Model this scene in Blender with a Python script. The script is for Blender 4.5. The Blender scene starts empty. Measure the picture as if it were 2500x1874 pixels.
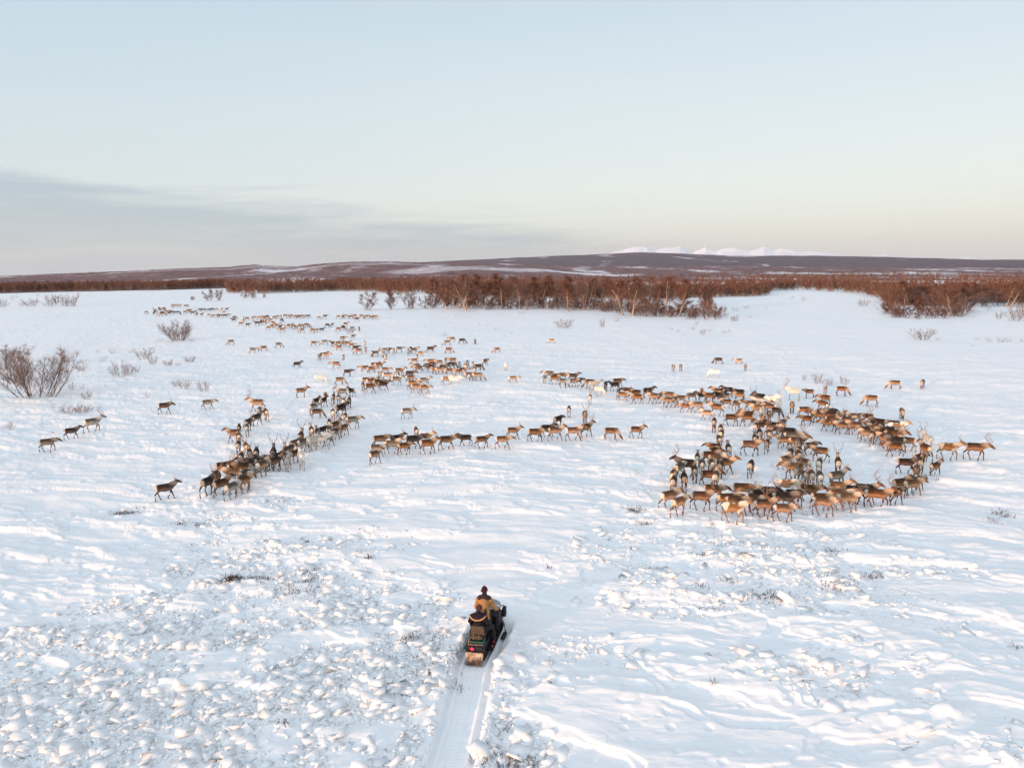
import bpy, bmesh, math, random, time
import numpy as np
from mathutils import Vector, Matrix
T0 = time.time()
scn = bpy.context.scene
scn.cycles.max_bounces = 10; scn.cycles.diffuse_bounces = 7
COL = scn.collection
PI = math.pi

# ------------------------------------------------------------------ camera
F = 1903.; CAMH = 12.5; PITCH = math.radians(8.43); ROLL = math.radians(.74)
_f = np.array([0, math.cos(PITCH), -math.sin(PITCH)])
_u0 = np.array([0, math.sin(PITCH), math.cos(PITCH)]); _r0 = np.array([1., 0, 0])
_r = _r0*math.cos(ROLL)-_u0*math.sin(ROLL); _u = _u0*math.cos(ROLL)+_r0*math.sin(ROLL)
_C = np.array([0, 0, CAMH])
cam = bpy.data.objects.new('camera', bpy.data.cameras.new('camera'))
COL.objects.link(cam); scn.camera = cam
cam.data.sensor_fit = 'HORIZONTAL'; cam.data.sensor_width = 36
cam.data.lens = 36*F/2500.
cam.data.clip_start = .2; cam.data.clip_end = 90000
cam.matrix_world = Matrix(((_r[0], _u[0], -_f[0], 0), (_r[1], _u[1], -_f[1], 0), (_r[2], _u[2], -_f[2], CAMH), (0, 0, 0, 1)))

def P(x, y, z=0.):
    d = _f+_r*(x-1250)/F-_u*(y-937)/F
    t = (z-CAMH)/d[2]
    return _C+d*t
def ray(x, y):
    d = _f+_r*(x-1250)/F-_u*(y-937)/F
    return math.atan2(d[0], d[1]), d[2]/math.hypot(d[0], d[1])
def W(p):
    d = np.array(p, float)-_C; k = d@_f
    return 1250+F*(d@_r)/k, 937-F*(d@_u)/k, k

# ------------------------------------------------------------------ world and sun
SUN_EL = math.radians(6.0); SUN_AZ = math.radians(180+42)   # azimuth clockwise from +Y (view direction)
sd = Vector((math.sin(SUN_AZ)*math.cos(SUN_EL), math.cos(SUN_AZ)*math.cos(SUN_EL), math.sin(SUN_EL)))
scn.view_settings.view_transform = 'Standard'; scn.view_settings.look = 'None'
scn.view_settings.exposure = 0.0; scn.view_settings.gamma = 1
sl = bpy.data.lights.new('sun', 'SUN'); sl.energy = 3.1; sl.angle = math.radians(.9); sl.color = (1, .49, .23)
so = bpy.data.objects.new('sun', sl); COL.objects.link(so)
so.rotation_euler = sd.to_track_quat('Z', 'Y').to_euler()

wd = bpy.data.worlds.new('World'); scn.world = wd; wd.use_nodes = True
wn = wd.node_tree.nodes; wl = wd.node_tree.links; wn.clear()
def wnode(t, **k):
    n = wn.new(t)
    for a, b in k.items(): setattr(n, a, b)
    return n
def wmath(op, a, b=None, c=None, clamp=False):
    n = wnode('ShaderNodeMath', operation=op); n.use_clamp = clamp
    for i, v in enumerate((a, b, c)):
        if v is None: continue
        if isinstance(v, (int, float)): n.inputs[i].default_value = v
        else: wl.new(v, n.inputs[i])
    return n.outputs[0]
sky = wnode('ShaderNodeTexSky'); sky.sky_type = 'NISHITA'; sky.sun_disc = False
sky.sun_elevation = SUN_EL; sky.sun_rotation = SUN_AZ; sky.altitude = 200; sky.air_density = 1.0; sky.dust_density = 1.2; sky.ozone_density = 1.0
tc = wnode('ShaderNodeTexCoord'); sp = wnode('ShaderNodeSeparateXYZ'); wl.new(tc.outputs['Generated'], sp.inputs[0])
el = wmath('ARCSINE', sp.outputs[2]); az = wmath('ARCTAN2', sp.outputs[0], sp.outputs[1])
eld = wmath('MULTIPLY', el, 180/PI)
def s2l(c): return tuple(((v/255+.055)/1.055)**2.4 if v > 10 else v/255/12.92 for v in c)+(1,)
def ramp(fac, stops, nodes=wn, links=wl, interp='LINEAR'):
    n = nodes.new('ShaderNodeValToRGB'); r = n.color_ramp; r.interpolation = interp
    while len(r.elements) < len(stops): r.elements.new(.5)
    for e, (p, c) in zip(r.elements, stops): e.position = p; e.color = c
    links.new(fac, n.inputs[0]); return n.outputs[0]
ef = wmath('DIVIDE', wmath('ADD', eld, 2), 92, clamp=True)
def ep(d): return (d+2)/92
gr = ramp(ef, [(ep(-2), s2l((208, 214, 220))), (ep(1.2), s2l((213, 218, 222))), (ep(5), s2l((224, 228, 231))), (ep(10), s2l((220, 228, 233))),
               (ep(15), s2l((212, 225, 233))), (ep(21), s2l((199, 215, 229))), (ep(45), s2l((203, 213, 226))), (ep(90), s2l((203, 211, 223)))])
# bluish tint towards the left, creamier towards the right
azf = wmath('ADD', wmath('MULTIPLY', az, .8), .5, clamp=True)
tint = ramp(azf, [(0, (.93, .975, 1.01, 1)), (.5, (1, 1, 1, 1)), (1, (1.015, .985, .985, 1))])
def wmix(bt, f, a, b):
    n = wnode('ShaderNodeMix', data_type='RGBA', blend_type=bt)
    if isinstance(f, (int, float)): n.inputs[0].default_value = f
    else: wl.new(f, n.inputs[0])
    for i, v in ((6, a), (7, b)):
        if isinstance(v, tuple): n.inputs[i].default_value = v
        else: wl.new(v, n.inputs[i])
    return n.outputs[2]
grt = wmix('MULTIPLY', 1., gr, tint)
# thin bank of stratus low over the horizon on the left
front = wmath('GREATER_THAN', sp.outputs[1], 0)
cv = wnode('ShaderNodeCombineXYZ')
wl.new(wmath('MULTIPLY', az, 5.0), cv.inputs[0]); wl.new(wmath('MULTIPLY', el, 62.0), cv.inputs[1])
n1 = wnode('ShaderNodeTexNoise'); n1.inputs['Scale'].default_value = .62; n1.inputs['Detail'].default_value = 7; n1.inputs['Roughness'].default_value = .55
n1.inputs['Distortion'].default_value = .35
wl.new(cv.outputs[0], n1.inputs[0])
# upper edge of the bank (degrees) falls from left to right
top = wmath('SUBTRACT', 3.7, wmath('MULTIPLY', az, 5.2))
nz = wmath('MULTIPLY', wmath('SUBTRACT', n1.outputs[0], .5), 10.5)
bank = wmath('DIVIDE', wmath('ADD', wmath('SUBTRACT', top, eld), nz), 2.4, clamp=True)
azlim = wmath('SUBTRACT', 1.0, wmath('DIVIDE', wmath('ADD', az, -.02), .35, clamp=True))
low = wmath('ADD', .35, wmath('DIVIDE', wmath('ADD', eld, -.2), 2.8, clamp=True), clamp=True)
cm = wmath('MULTIPLY', wmath('MULTIPLY', bank, azlim), wmath('MULTIPLY', low, .95))
gapl = wmath('MULTIPLY', wmath('DIVIDE', wmath('SUBTRACT', 3.4, eld), 1.6, clamp=True), wmath('DIVIDE', wmath('SUBTRACT', -.20, az), .22, clamp=True))
n3 = wnode('ShaderNodeTexNoise'); n3.inputs['Scale'].default_value = 1.1; n3.inputs['Detail'].default_value = 5; wl.new(cv.outputs[0], n3.inputs[0])
gapl = wmath('MULTIPLY', gapl, wmath('MULTIPLY', wmath('SUBTRACT', n3.outputs[0], .34), 3.0, clamp=True))
streak = wmath('ADD', .68, wmath('MULTIPLY', wmath('SUBTRACT', n3.outputs[0], .30), 2.2, clamp=True), clamp=True)
cm = wmath('MULTIPLY', wmath('MULTIPLY', wmath('MULTIPLY', cm, streak), wmath('SUBTRACT', 1, wmath('MULTIPLY', gapl, .85))), front)
skyc = wmix('MIX', cm, grt, s2l((178, 192, 211)))
# faint high veil everywhere
n2 = wnode('ShaderNodeTexNoise'); n2.inputs['Scale'].default_value = .35; n2.inputs['Detail'].default_value = 4
cv2 = wnode('ShaderNodeCombineXYZ'); wl.new(wmath('MULTIPLY', az, 3.0), cv2.inputs[0]); wl.new(wmath('MULTIPLY', el, 22.0), cv2.inputs[1]); wl.new(cv2.outputs[0], n2.inputs[0])
veil = wmath('MULTIPLY', wmath('SUBTRACT', n2.outputs[0], .42), .5, clamp=True)
skyc = wmix('MIX', veil, skyc, s2l((232, 233, 230)))
sdot = wmath('MAXIMUM', wmath('ADD', wmath('MULTIPLY', sp.outputs[0], -math.sin(math.radians(42))), wmath('MULTIPLY', sp.outputs[1], -math.cos(math.radians(42)))), 0.0)
glow = wmath('ADD', 1.0, wmath('MULTIPLY', wmath('POWER', sdot, 1.3), 1.55))
skyc = wmix('MULTIPLY', wmath('MULTIPLY', sdot, .9, clamp=True), skyc, (1.06, .98, .88, 1))
bgA = wnode('ShaderNodeBackground'); wl.new(skyc, bgA.inputs[0]); wl.new(wmath('MULTIPLY', glow, .865), bgA.inputs[1])
bgB = wnode('ShaderNodeBackground'); wl.new(sky.outputs[0], bgB.inputs[0]); bgB.inputs[1].default_value = .05
ad = wnode('ShaderNodeAddShader'); wl.new(bgA.outputs[0], ad.inputs[0]); wl.new(bgB.outputs[0], ad.inputs[1])
wo = wnode('ShaderNodeOutputWorld'); wl.new(ad.outputs[0], wo.inputs[0])

# ------------------------------------------------------------------ helpers
def tag(o, label=None, cat=None, group=None, kind=None):
    if label: o['label'] = label
    if cat: o['category'] = cat
    if group: o['group'] = group
    if kind: o['kind'] = kind
    return o
def link(o, parent=None):
    COL.objects.link(o)
    if parent: o.parent = parent
    return o
def mesh_np(name, V, Fq, smooth=False):
    V = np.ascontiguousarray(V, dtype=np.float32); Fq = np.ascontiguousarray(Fq, dtype=np.int32)
    me = bpy.data.meshes.new(name); n = Fq.shape[1]
    me.vertices.add(len(V)); me.vertices.foreach_set('co', V.ravel())
    me.loops.add(Fq.size); me.loops.foreach_set('vertex_index', Fq.ravel())
    me.polygons.add(len(Fq)); me.polygons.foreach_set('loop_start', np.arange(0, Fq.size, n, dtype=np.int32))
    me.polygons.foreach_set('loop_total', np.full(len(Fq), n, dtype=np.int32))
    me.update(calc_edges=True)
    if smooth: me.polygons.foreach_set('use_smooth', np.ones(len(Fq), bool))
    return me
def obj(name, me, mat=None, parent=None):
    o = bpy.data.objects.new(name, me)
    if mat and not me.materials: me.materials.append(mat)
    return link(o, parent)
class Mat:
    def __init__(s, name, base=(.5, .5, .5), rough=.7, metal=0., spec=.3):
        s.m = bpy.data.materials.new(name); s.m.use_nodes = True
        s.n = s.m.node_tree.nodes; s.l = s.m.node_tree.links
        s.b = s.n['Principled BSDF']; s.out = s.n['Material Output']
        s.b.inputs['Base Color'].default_value = tuple(base)+(1,)
        s.b.inputs['Roughness'].default_value = rough; s.b.inputs['Metallic'].default_value = metal
        s.b.inputs['Specular IOR Level'].default_value = spec
        s.tc = None
    def coord(s, k='Object'):
        if not s.tc: s.tc = s.n.new('ShaderNodeTexCoord')
        return s.tc.outputs[k]
    def noise(s, scale, detail=4, rough=.5, vec=None, stretch=None, k='Object'):
        t = s.n.new('ShaderNodeTexNoise'); t.inputs['Scale'].default_value = scale
        t.inputs['Detail'].default_value = detail; t.inputs['Roughness'].default_value = rough
        v = vec or s.coord(k)
        if stretch:
            mp = s.n.new('ShaderNodeMapping'); mp.inputs['Scale'].default_value = stretch
            s.l.new(v, mp.inputs[0]); v = mp.outputs[0]
        s.l.new(v, t.inputs[0]); return t.outputs[0]
    def ramp(s, f, stops, interp='LINEAR'): return ramp(f, stops, s.n, s.l, interp)
    def mix(s, f, a, b, bt='MIX'):
        n = s.n.new('ShaderNodeMix'); n.data_type = 'RGBA'; n.blend_type = bt
        for i, v in ((0, f), (6, a), (7, b)):
            if isinstance(v, (tuple, int, float)): n.inputs[i].default_value = v
            else: s.l.new(v, n.inputs[i])
        return n.outputs[2]
    def math(s, op, a, b=0., clamp=False):
        n = s.n.new('ShaderNodeMath'); n.operation = op; n.use_clamp = clamp
        for i, v in enumerate((a, b)):
            if isinstance(v, (int, float)): n.inputs[i].default_value = v
            else: s.l.new(v, n.inputs[i])
        return n.outputs[0]
    def col(s, sock): s.l.new(sock, s.b.inputs['Base Color'])
    def bump(s, h, strength=.3, dist=.05):
        n = s.n.new('ShaderNodeBump'); n.inputs['Strength'].default_value = strength; n.inputs['Distance'].default_value = dist
        s.l.new(h, n.inputs['Height']); s.l.new(n.outputs[0], s.b.inputs['Normal'])
def c4(*a): return tuple(a)+(1,)
def simple(name, base, rough=.6, metal=0., var=.18, scale=9., bump=0.):
    m = Mat(name, base, rough, metal)
    n = m.noise(scale, 4, .6)
    lo = tuple(v*(1-var) for v in base)+(1,); hi = tuple(min(1, v*(1+var)) for v in base)+(1,)
    m.col(m.ramp(n, [(.3, lo), (.7, hi)]))
    if bump: m.bump(m.noise(scale*6, 3), bump, .01)
    return m.m

# ------------------------------------------------------------------ noise in numpy
def _hash(ix, iy, seed):
    h = (ix.astype(np.int64)*374761393+iy.astype(np.int64)*668265263+seed*1442695041) & 0xffffffff
    h = ((h ^ (h >> 13))*1274126177) & 0xffffffff
    h = ((h ^ (h >> 16))*2246822519) & 0xffffffff
    return ((h ^ (h >> 15)) & 0xffffff)/float(0xffffff)
def vn(x, y, seed=0):
    x0 = np.floor(x); y0 = np.floor(y); fx = x-x0; fy = y-y0
    fx = fx*fx*fx*(fx*(fx*6-15)+10); fy = fy*fy*fy*(fy*(fy*6-15)+10)
    a = _hash(x0, y0, seed); b = _hash(x0+1, y0, seed); c = _hash(x0, y0+1, seed); d = _hash(x0+1, y0+1, seed)
    return (a+(b-a)*fx)*(1-fy)+(c+(d-c)*fx)*fy
def fbm(x, y, oct=4, seed=0, g=.5):
    s = 0; a = 1; t = 0
    for i in range(oct):
        s = s+a*vn(x*1.0, y*1.0, seed+i*17); t += a; a *= g; x = x*2.03+11.3; y = y*1.97-7.1
    return s/t
def sst(a, b, x):
    t = np.clip((x-a)/(b-a), 0, 1); return t*t*(3-2*t)
def plates(x, y, s, seed):
    """broken wind crust: every voronoi cell is a small tilted plate"""
    X = x/s; Y = y/s; cx = np.floor(X); cy = np.floor(Y)
    best = np.full(np.shape(X), 9.); hh = np.zeros(np.shape(X)); e2 = np.full(np.shape(X), 9.)
    for i in (-1, 0, 1):
        for j in (-1, 0, 1):
            gx = cx+i; gy = cy+j
            px = gx+_hash(gx, gy, seed); py = gy+_hash(gx, gy, seed+1)
            d = (X-px)**2+(Y-py)**2
            h = _hash(gx, gy, seed+2)-.5+((X-px)*(_hash(gx, gy, seed+3)-.5)+(Y-py)*(_hash(gx, gy, seed+4)-.5))*2.6
            m = d < best
            e2 = np.where(m, best, np.minimum(e2, d)); hh = np.where(m, h, hh); best = np.where(m, d, best)
    gap = sst(.0, .10, np.sqrt(e2)-np.sqrt(best))
    return hh-(1-gap)*.12

# ------------------------------------------------------------------ herd data: x y heading coat antlers pose in photo crops
# heading: A away from camera, T towards, R right, L left and the diagonals; coats: b brown d dark g grey w white p pale m piebald
HERD = []
def herd(cluster, ox, oy, sc, txt):
    for e in txt.replace('\n', ' ').split(';'):
        e = e.split()
        if not e: continue
        x, y = float(e[0]), float(e[1])
        HERD.append([ox+x/sc, oy+y/sc, e[2], e[3][0], int(e[3][1]), e[3][2], cluster])
herd("string feeding the right loop", 1600, 920, 4.145, '''25 200 L p1w;140 190 L b0w;110 240 L p1w;190 240 L p0w;255 220 L p0w;305 290 L b0w;420 300 L p0w;520 375 L p1w;620 335 L b1w;770 415 R b1w''')
herd("bunch atop the right loop", 1600, 920, 4.145, '''370 185 L b0g;468 130 T b0s;475 170 L d0s;545 200 L b1w;620 145 L b0s;690 145 R d0s;745 140 L d0s;850 150 L d0s;625 185 R d0s;705 185 L g1s;720 240 L b0w;850 195 L p1w;825 270 RT p0w;1000 195 T g2s;1065 215 L d0s''')
herd("crossing knot in right loop", 1600, 920, 4.145, '''1140 235 T g0s;1185 250 R w1s;1245 270 T w0s;965 275 L b0w;1045 260 L w0w;1100 290 R b1s;1150 320 L b0s;1030 325 L p1w;1225 350 RT d1g;1080 375 T w1s;940 385 L b0s;925 435 L b1w;1150 405 T b1s;1090 440 T p1s;1280 490 RA g1w''')
herd("right loop's middle stream", 1600, 920, 4.145, '''1020 515 A p0w;1055 580 A d0w;1095 500 L b1w;1185 540 R p1w;1210 510 L d1w;1150 590 A p0w;1130 670 A p0w;1290 640 L p0w;1340 595 L d2w;1400 640 R g2w;1475 680 R b1w;1530 700 RA d0w;1430 690 T g1w;1460 750 A p0w;1375 780 A g0w''')
herd("open middle of right loop", 1600, 920, 4.145, '''1005 635 A d0w;960 710 R b1w;740 735 A d0w;965 910 A b1g''')
herd("foot of the middle stream", 1600, 920, 4.145, '''1310 840 RA b0w;1440 820 A p0w;1520 880 LA b0w;1410 940 L p1w;1465 990 T g2w;1590 985 A p0w;1540 1010 T g1w''')
herd("left arm of right loop", 1600, 920, 4.145, '''595 465 A b1g;660 525 A b0w;668 580 A b0w;645 635 A b0w;600 700 L b0w;585 765 RA b0w;460 815 A d0w;545 825 R b0w;600 830 R p1w;690 880 R b1w;470 880 A g1w;590 900 A b0w;640 925 A g0w''')
herd("lower-left corner of right loop", 1600, 920, 4.145, '''230 925 RA g0w;330 915 L d2w;400 985 A b0w;540 985 R b1w;610 1045 A p1w;180 1010 A b0w;190 1080 A b0w;285 1055 A d0w;140 1240 RA b1w;240 1320 RA p0w''')
herd("right loop's front rank", 1600, 920, 4.145, '''590 1150 R b0w;885 1150 R b2g;490 1270 R b1w;720 1285 R b0w;820 1300 R b0w;790 1395 R m1w;1000 1300 RT b2w;1090 1240 R d2w;1120 1330 R b0w;1150 1180 L b1s;1390 1200 R b1w''')
herd("right loop's front rank", 1900, 920, 4.145, '''80 1110 R m0s;47 1270 R d1w;50 1375 R b1w;310 1160 R b0w;420 1225 R b0w;460 1295 R b1w;630 1205 R p0w;620 1130 R p1w;700 1255 R p1w;810 1165 R d0w;865 1165 R b2w;975 1195 R b2w''')
herd("rising right side of loop", 1900, 920, 4.145, '''1185 1185 RA b0w;1265 1070 RA b0w;1345 1085 RA p0w;1385 1050 RA g0w;1400 960 T b2w;1335 910 R d0w;1410 905 A b1w;1430 830 RA b0w;1490 780 LA b2w;1570 905 RA b1w''')
herd("strays beyond the right loop", 1900, 920, 4.145, '''1510 650 LA w2w;1716 775 R m1w;1990 775 R b2w''')
herd("left half of upper-right arm", 1900, 920, 4.145, '''260 345 R b0g;290 430 L b0w;390 385 L d1w;430 410 L p1w;500 370 R d0w;545 390 L b0w;520 425 L b1w;600 425 R b1w;655 410 T g1s;510 480 L b0w;560 455 R b1w;655 510 L b0w;740 435 L g0s;680 465 R b1w;795 525 L b0w''')
herd("right half of upper-right arm", 1900, 920, 4.145, '''910 430 L b0w;1010 520 L d2s;1160 505 L b0w;1170 560 R m0w;870 575 L b0w;940 535 L b1w;1000 545 L g1w;925 600 L p0w;978 630 A p0w;1050 610 L b1w;1100 590 L d0w;1110 655 L b0w;1165 645 R b2w;1190 680 L d1w;1275 670 L b1w;1180 740 L b1w''')
herd("loners above the right loop", 1900, 920, 4.145, '''157 185 L w2s;315 160 L b0s;475 140 T p1s;640 145 R b1g;945 250 L b1g;1250 385 T b1g;1185 72 L b0g;1460 68 T b0g;475 220 L b0s;450 265 L b1w;490 305 A b0w;140 320 T p0s''')
herd("inner right side of loop", 1900, 920, 4.145, '''430 765 L b1w;395 880 A g0w;605 890 A b2w;590 1015 RA g1w;345 1015 A g0w''')
herd("bunch above the centre row", 1240, 860, 5.53, '''560 300 L g2s;490 350 T g2s;630 370 R p0w;650 305 L d1s;740 300 R b0s;745 405 RT g0g;880 310 R d1w;880 395 R p0w;970 395 R d0w;1110 420 L b0g;1165 430 R w0s;1225 505 RT w0g;1325 440 T d0g;1440 430 L d0w;1480 390 R b0w''')
herd("string feeding the right loop", 1240, 860, 5.53, '''1510 530 T b0w;1545 560 R p0w;1610 525 L d1s;1735 540 L b1w;1745 600 L b0w;1890 520 R d0s;1960 600 L p1w''')
herd("walkers above the centre row", 1240, 860, 5.53, '''70 350 R p0w;1110 610 A p0w;675 890 RA d0w;825 790 A d0w;1040 870 T p2s''')
herd("centre row's right half", 1240, 860, 5.53, '''1050 1040 RA b2w;1390 1065 R b0g;1735 1060 R b1w;370 1085 R b0w;530 1025 R d1w;645 1075 R b1w;880 1075 R b0w;70 1060 R b1w''')
herd("centre row's left half", 860, 960, 5.53, '''400 620 R b0w;560 605 R d1w;330 710 R g0w;300 830 RA b0w;535 670 R p0w;700 690 R b0w;820 610 R d0w;990 575 R p1w;1020 675 R b1w;1270 625 R b1w;1530 590 L d0w;1750 615 R b0w;2030 625 R b0w''')
herd("walkers above the centre row", 860, 960, 5.53, '''740 255 R g1w;865 490 A b0w''')
herd("short upper-left side column", 450, 920, 4.738, '''845 325 L p2w;865 385 A b0w;945 420 A b0w;835 470 RA d1w;735 520 RA d1w;725 600 A g0w;635 595 A d0w;575 670 L p0w;630 690 A p0w;625 790 A b0w;712 800 A p1w;745 870 A b1w;690 905 A b0w;800 875 A d1w''')
herd("bottom of long left column", 450, 920, 4.738, '''455 1040 R d0w;405 1155 T b2s;440 1245 RA b1w;275 1270 RA d1w;550 1290 RA g0w;560 1140 L p1s;640 1200 RA b0w;690 1180 RA g0w;630 1065 R d1w;700 1065 L b2w;735 1130 RA g0w;700 975 R d1w;780 990 L d1w;850 1045 RA b0w''')
herd("middle of long left column", 450, 920, 4.738, '''880 965 RA g1w;890 930 R d0w;960 965 RA g1w;1030 960 RA b1w;1025 900 A d2w;1110 960 A w0w;1090 900 RA d1w;1150 870 A b2w;1225 805 RA b1w;1260 875 RA b0w;1350 930 A w0w;1300 770 RA d1w;1370 765 RA g1w;1390 700 A b2w;1450 705 R d0w;1475 765 RA w0w''')
herd("top of long left column", 450, 920, 4.738, '''1560 740 R w0w;1490 620 A b1w;1535 650 A b1w;1580 595 RA d0w;1640 690 RA g0w;1680 610 A p0w;1680 535 A d0w;1735 640 RA b0w;1740 560 RA b1w;1720 435 A p2w;1800 520 A g0w;1845 580 RA b0w;1950 510 R g0w;1860 455 A p1w;1800 390 RA d1w''')
herd("head knot of left column", 450, 920, 4.738, '''1850 370 RA g0w;1775 260 A b1w;1735 245 A b1w;1860 300 A p1w;1885 285 A b0w;1830 185 L g1w;1935 165 LA d1w;1630 215 T b0w;1610 290 RA d1w;1520 280 RA d1w;1490 350 RA g0w;1530 405 R b0g''')
herd("walkers on the left snow", 450, 920, 4.738, '''270 305 R g0w;1350 175 R p1s''')
herd("walkers on the left snow", 0, 820, 3.687, '''425 965 R g0w;640 855 R d0w;830 800 R g2w;1480 655 R d1w''')
herd("walkers on the left snow", 0, 1100, 2.142, '''862 200 R d1w''')
herd("upper-left of middle-distance group", 700, 780, 4.096, '''270 235 R b0s;380 220 L g0g;470 235 L d1w;515 240 R b0w;520 275 L b0w;570 235 R b0w;605 235 R b0w;560 180 A d0s;648 248 R b0w;685 275 R d0w;780 240 A p1s;720 300 L b0g;790 285 T b0w;855 325 A b0w;885 320 R b0w;980 295 L g0s;1005 290 R d0s;962 325 T g0s;990 355 T p0g;1070 295 T p0s;1125 285 R g1s''')
herd("upper-right of middle-distance group", 700, 780, 4.096, '''1240 285 T d0s;1215 305 A d0s;1270 295 R b0w;1335 320 R p0w;1435 290 R d2w;1300 360 A b0w;1275 395 L b0w;1605 230 L g0g;1655 200 L b0w;1750 215 R d0g;1885 215 T d0g;1615 292 R b0g;2105 285 L b0g''')
herd("left side of middle-distance group", 700, 780, 4.096, '''360 340 R d0w;325 360 T g1s;400 340 R p0w;565 355 T g0s;100 430 R d0w;495 440 L b0w;605 515 R d0w;330 580 R w0g;525 600 R b0g''')
herd("centre of middle-distance group", 700, 780, 4.096, '''780 475 L b0w;850 485 R b0w;870 450 R b0w;925 450 R b0w;985 490 R b0w;930 545 T g0s;1005 560 R p0g;1125 515 R b1w;1115 560 A b0w;1230 550 R d0w;1235 582 R b0w;800 615 R b0w;840 625 R b1w;885 620 L g0w;765 665 A b0w;835 685 R b0w;920 635 R d0w;965 655 R d1w;1100 630 R g0w;1230 625 A b0w;1260 655 R p0w;1380 690 R p0w;1300 685 R p0w;1375 615 R g0w''')
herd("right end of middle-distance group", 700, 780, 4.096, '''1320 490 L b0w;1300 462 L b0w;1440 412 L b0w;1525 420 L b0w;1590 400 A d1w;1660 405 L b0w;1410 450 L b0w;1460 445 R b1w;1440 482 L d0w;1485 500 L b0w;1530 505 R p0w;1560 475 R d0w;1600 462 L g0w;1650 458 R d1g;1625 510 R b0w;1730 445 A g1s;1810 435 A d0s;1860 445 A b1s;1910 465 R d1w;1980 420 RA b1w;1720 525 L b0w;1760 505 R b0w;1785 475 A p1w;1825 555 R b0w;1880 515 A b1w;1865 570 R g0w;1910 570 R p1w;1600 605 R m0s;1680 610 R w1w;2190 465 T w0s''')
herd("loners on far right snow", 0, 0, 1, '''1347 830 L p0g;1644 893 T g0s;1662 893 T b0s;1755 878 L d0g;1804 878 L p0w;1820 893 T b0s;1745 909 L w0g''')
herd("left side of middle-distance group", 340, 720, 3.687, '''1020 495 R g0w;1120 475 L b0w;1250 448 R g0g;825 412 L g0g''')
FAR = '''300 92;325 95;345 88;365 95;410 95;435 93;125 117;175 115;215 118;225 122;300 105;140 137;185 132;230 135;440 140;455 138;510 140;540 132;560 132;590 135;625 132;660 130;693 126;740 126;785 127;60 158;140 155;200 160;250 152;275 150;300 155;320 157;350 155;370 163;410 155;450 150;480 158;500 150;130 163;165 168;195 175;215 170;240 172;265 165;515 180;560 183;625 187;665 190;700 188;730 190;770 192;800 185;760 160;855 205;850 222;930 240;910 255;940 225;970 215;975 262;1020 207;1040 205;1080 208;1110 205;1130 213;1150 200;1170 207;1150 235;1180 235;1090 252;1110 245;1060 255;1130 245;1215 205;1245 200;1280 197;1310 197;1345 197;1370 197;1405 203;1435 203;1465 200;1500 200;1525 197;1280 234;1205 252;1160 287;1190 275;1215 270;1240 272;1265 288;1285 308;1310 280;1340 275;1370 270;1390 283;1410 290;1440 282;1470 272;1500 268;1515 275;1465 308;1615 207;1670 198;1790 197;1830 197;1860 188;1885 197;1910 193;1940 190;1960 217;2000 193;2030 197;2055 197;2085 202;2115 200;2138 200;1690 268;1735 265;1560 310;1590 307;1640 302;1855 260;1790 302;1830 292;1915 293;1980 298;1920 368;1828 380'''
rr = random.Random(7)
for e in FAR.split(';'):
    x, y = map(float, e.split())
    HERD.append([340+x/3.687, 720+y/3.687, rr.choice(['R', 'R', 'R', 'L', 'RA', 'T', 'L']), rr.choice('bbbddgp'), int(rr.random() < .25), rr.choice('wwsg'), 'far'])
ANG = {'A': 0, 'RA': 42, 'R': 88, 'RT': 135, 'T': 180, 'LT': 225, 'L': 272, 'LA': 318}
rr = random.Random(11)
deer = []
for i, (x, y, hd, coat, ant, pose, cl) in enumerate(HERD):
    p = P(x, y, .71)
    va = math.atan2(p[0], p[1])
    h = va+math.radians(ANG[hd]+rr.uniform(-11, 11))
    sc = rr.uniform(.80, .96)*(1.1 if ant == 2 or coat in 'mw' else 1)*(1.0 if ant else .96)
    deer.append(dict(p=np.array([p[0], p[1]]), h=h, coat=coat, ant=ant, pose=pose, cl=cl, sc=sc, hd=hd, px=x, py=y, i=i))
# relax the crowd a little so that bodies do not run through each other
pts = np.array([d['p'] for d in deer]); dirs = np.array([[math.sin(d['h']), math.cos(d['h'])] for d in deer])
org = pts.copy()
for it in range(14):
    for off in ((.38, .38), (-.38, .38), (.38, -.38), (-.38, -.38), (0, 0)):
        A = pts+dirs*off[0]; B = pts+dirs*off[1]
        D = A[:, None, :]-B[None, :, :]; L = np.sqrt((D**2).sum(-1))+1e-6
        np.fill_diagonal(L, 9)
        w = np.clip(.56-L, 0, 1)*.22
        mv = (D/L[..., None]*w[..., None]).sum(1); pts = pts+mv
        pts = org+np.clip(pts-org, -.9, .9)
for d, p in zip(deer, pts): d['p'] = p

# ------------------------------------------------------------------ ground: one height field from the drone to the horizon
def ell(px, py, rx, ry, a=0., w=1.):
    q = P(px, py); return (q[0], q[1], rx, ry, math.radians(a), w)
RUB = [ell(330, 1830, 9, 3.4), ell(560, 1660, 7.5, 3.2, 10), ell(820, 1560, 4.2, 2.6), ell(840, 1760, 3.2, 2.8), ell(520, 1480, 6.5, 2.6, 20, .8), ell(120, 1560, 5, 2.5, 15, .7), ell(60, 1800, 5, 3),
       ell(640, 1380, 4.0, 2.0, 15, .85), ell(930, 1470, 2.8, 1.6), ell(980, 1640, 1.6, 1.8), ell(1290, 1670, 1.5, 1.4), ell(1270, 1850, 1.2, 1.4), ell(1210, 1770, .5, 1.6), ell(1400, 1600, 2.4, 1.1, 0, .6),
       ell(620, 1250, 3.2, 2.2, 30, .7), ell(840, 1330, 3.4, 1.5, 0, .6), ell(560, 1330, 2.0, 3, -20, .8)]
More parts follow.
